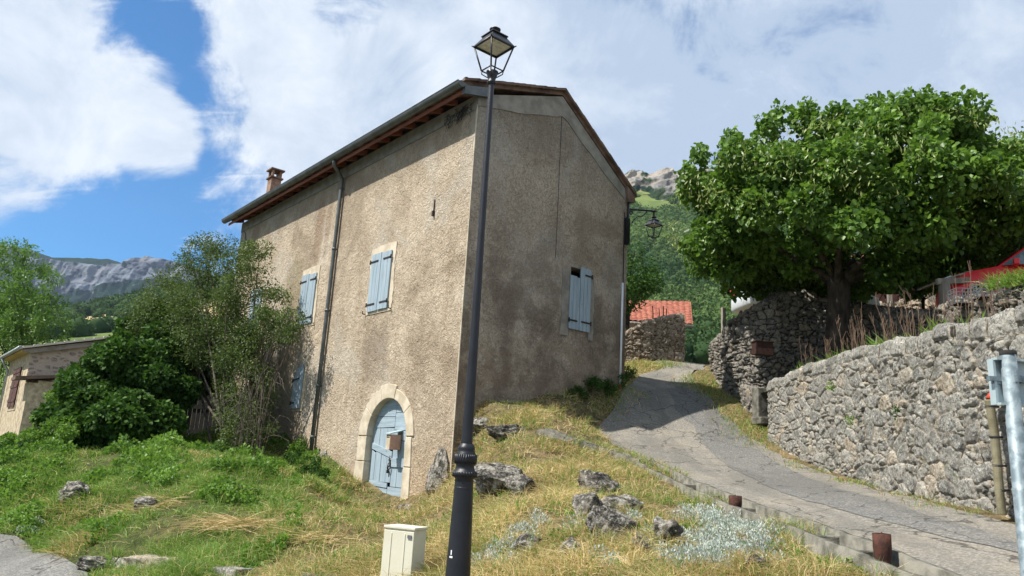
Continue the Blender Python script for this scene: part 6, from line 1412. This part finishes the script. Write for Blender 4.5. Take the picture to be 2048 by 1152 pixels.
def canopy(name, P, R0, r, m='forest', tonef=None, nq=110, kind='stuff'):
    """a wood: every crown a lumpy core with leafy sprays standing off it"""
    n = len(P); k = len(IV); off_ = r.uniform(0, 100, (n, 1, 3)); lump = 1+.42*fbm(IV[None]*1.6+off_, 3, 3)[..., None]
    V = (P[:, None]+IV[None]*lump*.86*R0[:, None, None]).reshape(-1, 3); F = (IF[None]+(np.arange(n)*k)[:, None, None]).reshape(-1, 3)
    tone = (tonef if tonef is not None else r.random(n)); T_ = np.clip(np.repeat(tone*.6, k), 0, 1)
    d = rdir(n*nq, r).reshape(n, nq, 3); l2 = 1+.42*fbm(d*1.6+off_, 3, 3)[..., None]; Q = (P[:, None]+d*l2*R0[:, None, None]*(.84+.26*r.random((n, nq, 1)))).reshape(-1, 3)
    D = (d+r.normal(size=d.shape)*.8).reshape(-1, 3); S = np.repeat(R0, nq)*r.uniform(.16, .36, n*nq); V2, F2 = quad_leaves(Q, D, S, r, .8); tq = np.clip(np.repeat(tone, nq)+r.normal(size=n*nq)*.22, 0, 1)
    o = npmesh(name, np.r_[V, V2], [F, F2+len(V)], [M[m]], attrs={'tone': np.r_[T_, np.repeat(tq, 4)]})
    if kind: o['kind'] = kind
    return o
r = np.random.default_rng(71)
# right hill: rises behind the lane to a broken limestone rim
xs = np.linspace(1120, 2300, 420)
def bil(a): return lambda x: np.interp(x, [p[0] for p in a], [p[1] for p in a])
rim = [(1100, 345), (1250, 352), (1262, 342), (1282, 344), (1300, 352), (1316, 346), (1345, 344), (1349, 362), (1354, 350), (1400, 345), (1500, 350), (1700, 380), (2000, 450), (2300, 520)]
hv, HV = sheet_px('wooded_hillside', xs, [(150, bil([(1100, 900), (2300, 950)])), (170, bil([(1100, 722), (2300, 790)])), (420, bil([(1100, 560), (2300, 680)])), (720, bil([(1100, 440), (1400, 425), (2300, 600)])), (830, bil([(1100, 405), (1400, 395), (2300, 560)])), (850, bil([(1100, 392), (1300, 385), (2300, 550)])), (880, bil([(1100, 368), (1300, 362), (1345, 366), (2300, 530)]))], M['meadow'], nrow=120)
V = []; vv = []; xs2 = np.linspace(1130, 2000, 520); rz_ = np.linspace(0, 1, 70)
Zt = np.array([at(x, np.interp(x, [p[0] for p in rim], [p[1] for p in rim])+2.*float(vnoise(np.array([x*.16, 0, 0]))), 880)[2] for x in xs2]); Zb = np.array([at(x, bil([(1100, 425), (1270, 415), (1300, 405), (1340, 392), (1500, 410), (2000, 560)])(x), 800)[2] for x in xs2]); XX2 = np.array([at(x, 380, 870)[0] for x in xs2])
for t in rz_:
    z = Zb+(Zt-Zb)*t; st = np.floor(t*5)/5; y = 815+45*st+18*t
    o1 = fbm(np.stack([XX2*.035, z*.012, XX2*0], -1), 4, 31)*20+fbm(np.stack([XX2*.12, z*.12, XX2*0], -1), 3, 33)*5
    V.append(np.stack([XX2, y+o1, z], -1)); vv.append(.40-.28*np.exp(-((XX2-188)/14)**2)*(t > .25)-.14*(t > .8)-.2*(t < .12)+fbm(np.stack([XX2*.05, z*.06, XX2*0+9], -1), 4, 35)*.55+.10)
for y2, dz_ in ((930, 4), (1050, -10)): V.append(np.stack([XX2, XX2*0+y2, Zt+dz_], -1)); vv.append(XX2*0+.9)
V = np.array(V); I = np.arange(V.shape[0]*V.shape[1]).reshape(V.shape[:2])
tag(npmesh('limestone_rim', V.reshape(-1, 3), np.stack([I[:-1, :-1], I[:-1, 1:], I[1:, 1:], I[1:, :-1]], -1).reshape(-1, 4), [M['cliff']], attrs={'veg': np.array(vv).ravel()}), kind='structure')
# forest on the hill
n = 6300; px = r.uniform(1122, 1760, n); tt = r.random(n)**.8; Yv = 165+tt*670
def hill_at(px, Y): 
    Ys = [150, 420, 720, 830]; fs = [bil([(1100, 728), (2300, 800)]), bil([(1100, 560), (2300, 680)]), bil([(1100, 440), (1400, 425), (2300, 600)]), bil([(1100, 405), (1400, 395), (2300, 560)])]
    i = min(max(np.searchsorted(Ys, Y)-1, 0), 2); f = (Y-Ys[i])/(Ys[i+1]-Ys[i]); a = at(px, fs[i](px), Ys[i]); c = at(px, fs[i+1](px), Ys[i+1]); return a*(1-f)+c*f
P = np.array([hill_at(a, c) for a, c in zip(px, Yv)]); R_c = r.uniform(3.0, 5.6, n)*np.interp(P[:, 1], [150, 400, 850], [.62, 1., .95]); P[:, 2] += R_c*.6
kp = ~((np.abs(P[:, 0]-150) < 22) & (P[:, 1] > 730)); P = P[kp]; R_c = R_c[kp]
tone = np.clip(.42+1.0*fbm(P*[.012, .012, 0], 4, 37)+r.normal(size=len(P))*.16, 0, 1)
canopy('hillside_forest', P, R_c, r, tonef=tone)
# trees on the rim
n = 260; px = r.uniform(1245, 1500, n); P = np.array([at(x, np.interp(x, [p[0] for p in rim], [p[1] for p in rim])+2, 884) for x in px]); kp = r.random(n) < .5; P = P[kp]; canopy('rim_forest', P, r.uniform(1.6, 3.2, len(P)), r, tonef=np.clip(r.normal(.15, .15, len(P)), 0, 1))
# left foothill: meadow with bushes and a wooded shoulder
xs = np.linspace(-500, 1100, 400)
fh, FV = sheet_px('foothill', xs, [(60, bil([(-500, 890), (1100, 900)])), (240, bil([(-500, 730), (110, 690), (300, 690), (1100, 700)])), (520, bil([(-500, 690), (110, 640), (300, 622), (480, 620), (1100, 640)])), (700, bil([(-500, 680), (100, 648), (130, 640), (220, 618), (300, 602), (400, 580), (600, 540), (1100, 560)])), (760, bil([(-500, 720), (1100, 620)]))], M['meadow'], nrow=120)
n = 1500; px = r.uniform(80, 560, n); Yv = r.uniform(540, 705, n)
def foot_at(px, Y):
    Ys = [240, 520, 700]; fs = [bil([(-500, 730), (110, 690), (300, 690), (1100, 700)]), bil([(-500, 690), (110, 640), (300, 622), (480, 620), (1100, 640)]), bil([(-500, 680), (100, 648), (130, 640), (220, 618), (300, 602), (400, 580), (600, 540), (1100, 560)])]
    i = 0 if Y < 520 else 1; f = (Y-Ys[i])/(Ys[i+1]-Ys[i]); return at(px, fs[i](px), Ys[i])*(1-f)+at(px, fs[i+1](px), Ys[i+1])*f
P = np.array([foot_at(a, c) for a, c in zip(px, Yv)]); R_c = r.uniform(4.5, 8.5, n); P[:, 2] += R_c*.45
kp = (fbm(P*[.008, .012, 0], 3, 43)+np.interp(P[:, 1], [540, 600, 640], [-.15, .1, .5])) > -.02; P, R_c = P[kp], R_c[kp]
canopy('foothill_forest', P, R_c, r, tonef=np.clip(.3+.9*fbm(P*[.012, .012, 0], 4, 47)+r.normal(size=len(P))*.12, 0, 1))
n = 120; px = r.uniform(100, 420, n); Yv = r.uniform(260, 530, n); P = np.array([foot_at(a, c) for a, c in zip(px, Yv)]); R_c = r.uniform(2.5, 6, n); P[:, 2] += R_c*.45; kp = fbm(P*[.02, .02, 0], 3, 49) > -.05; P, R_c = P[kp], R_c[kp]
canopy('meadow_bushes', P, R_c, r, tonef=np.clip(r.normal(.2, .15, len(P)), 0, 1))
# ------------------------------------------------------------------ air
HAZE = True
if HAZE:
    hz = MB().b2((-3200, -200, -120), (2600, 3400, 1100)).build('haze', []); hz['kind'] = 'stuff'
    m = bpy.data.materials.new('air'); m.use_nodes = True; nt = m.node_tree; nt.nodes.clear()
    pv = nn(nt, 'ShaderNodeVolumePrincipled', {'Color': (.55, .72, 1.0), 'Density': .00005, 'Anisotropy': .1}); o_ = nn(nt, 'ShaderNodeOutputMaterial'); nt.links.new(pv.outputs[0], o_.inputs['Volume']); hz.data.materials.append(m)
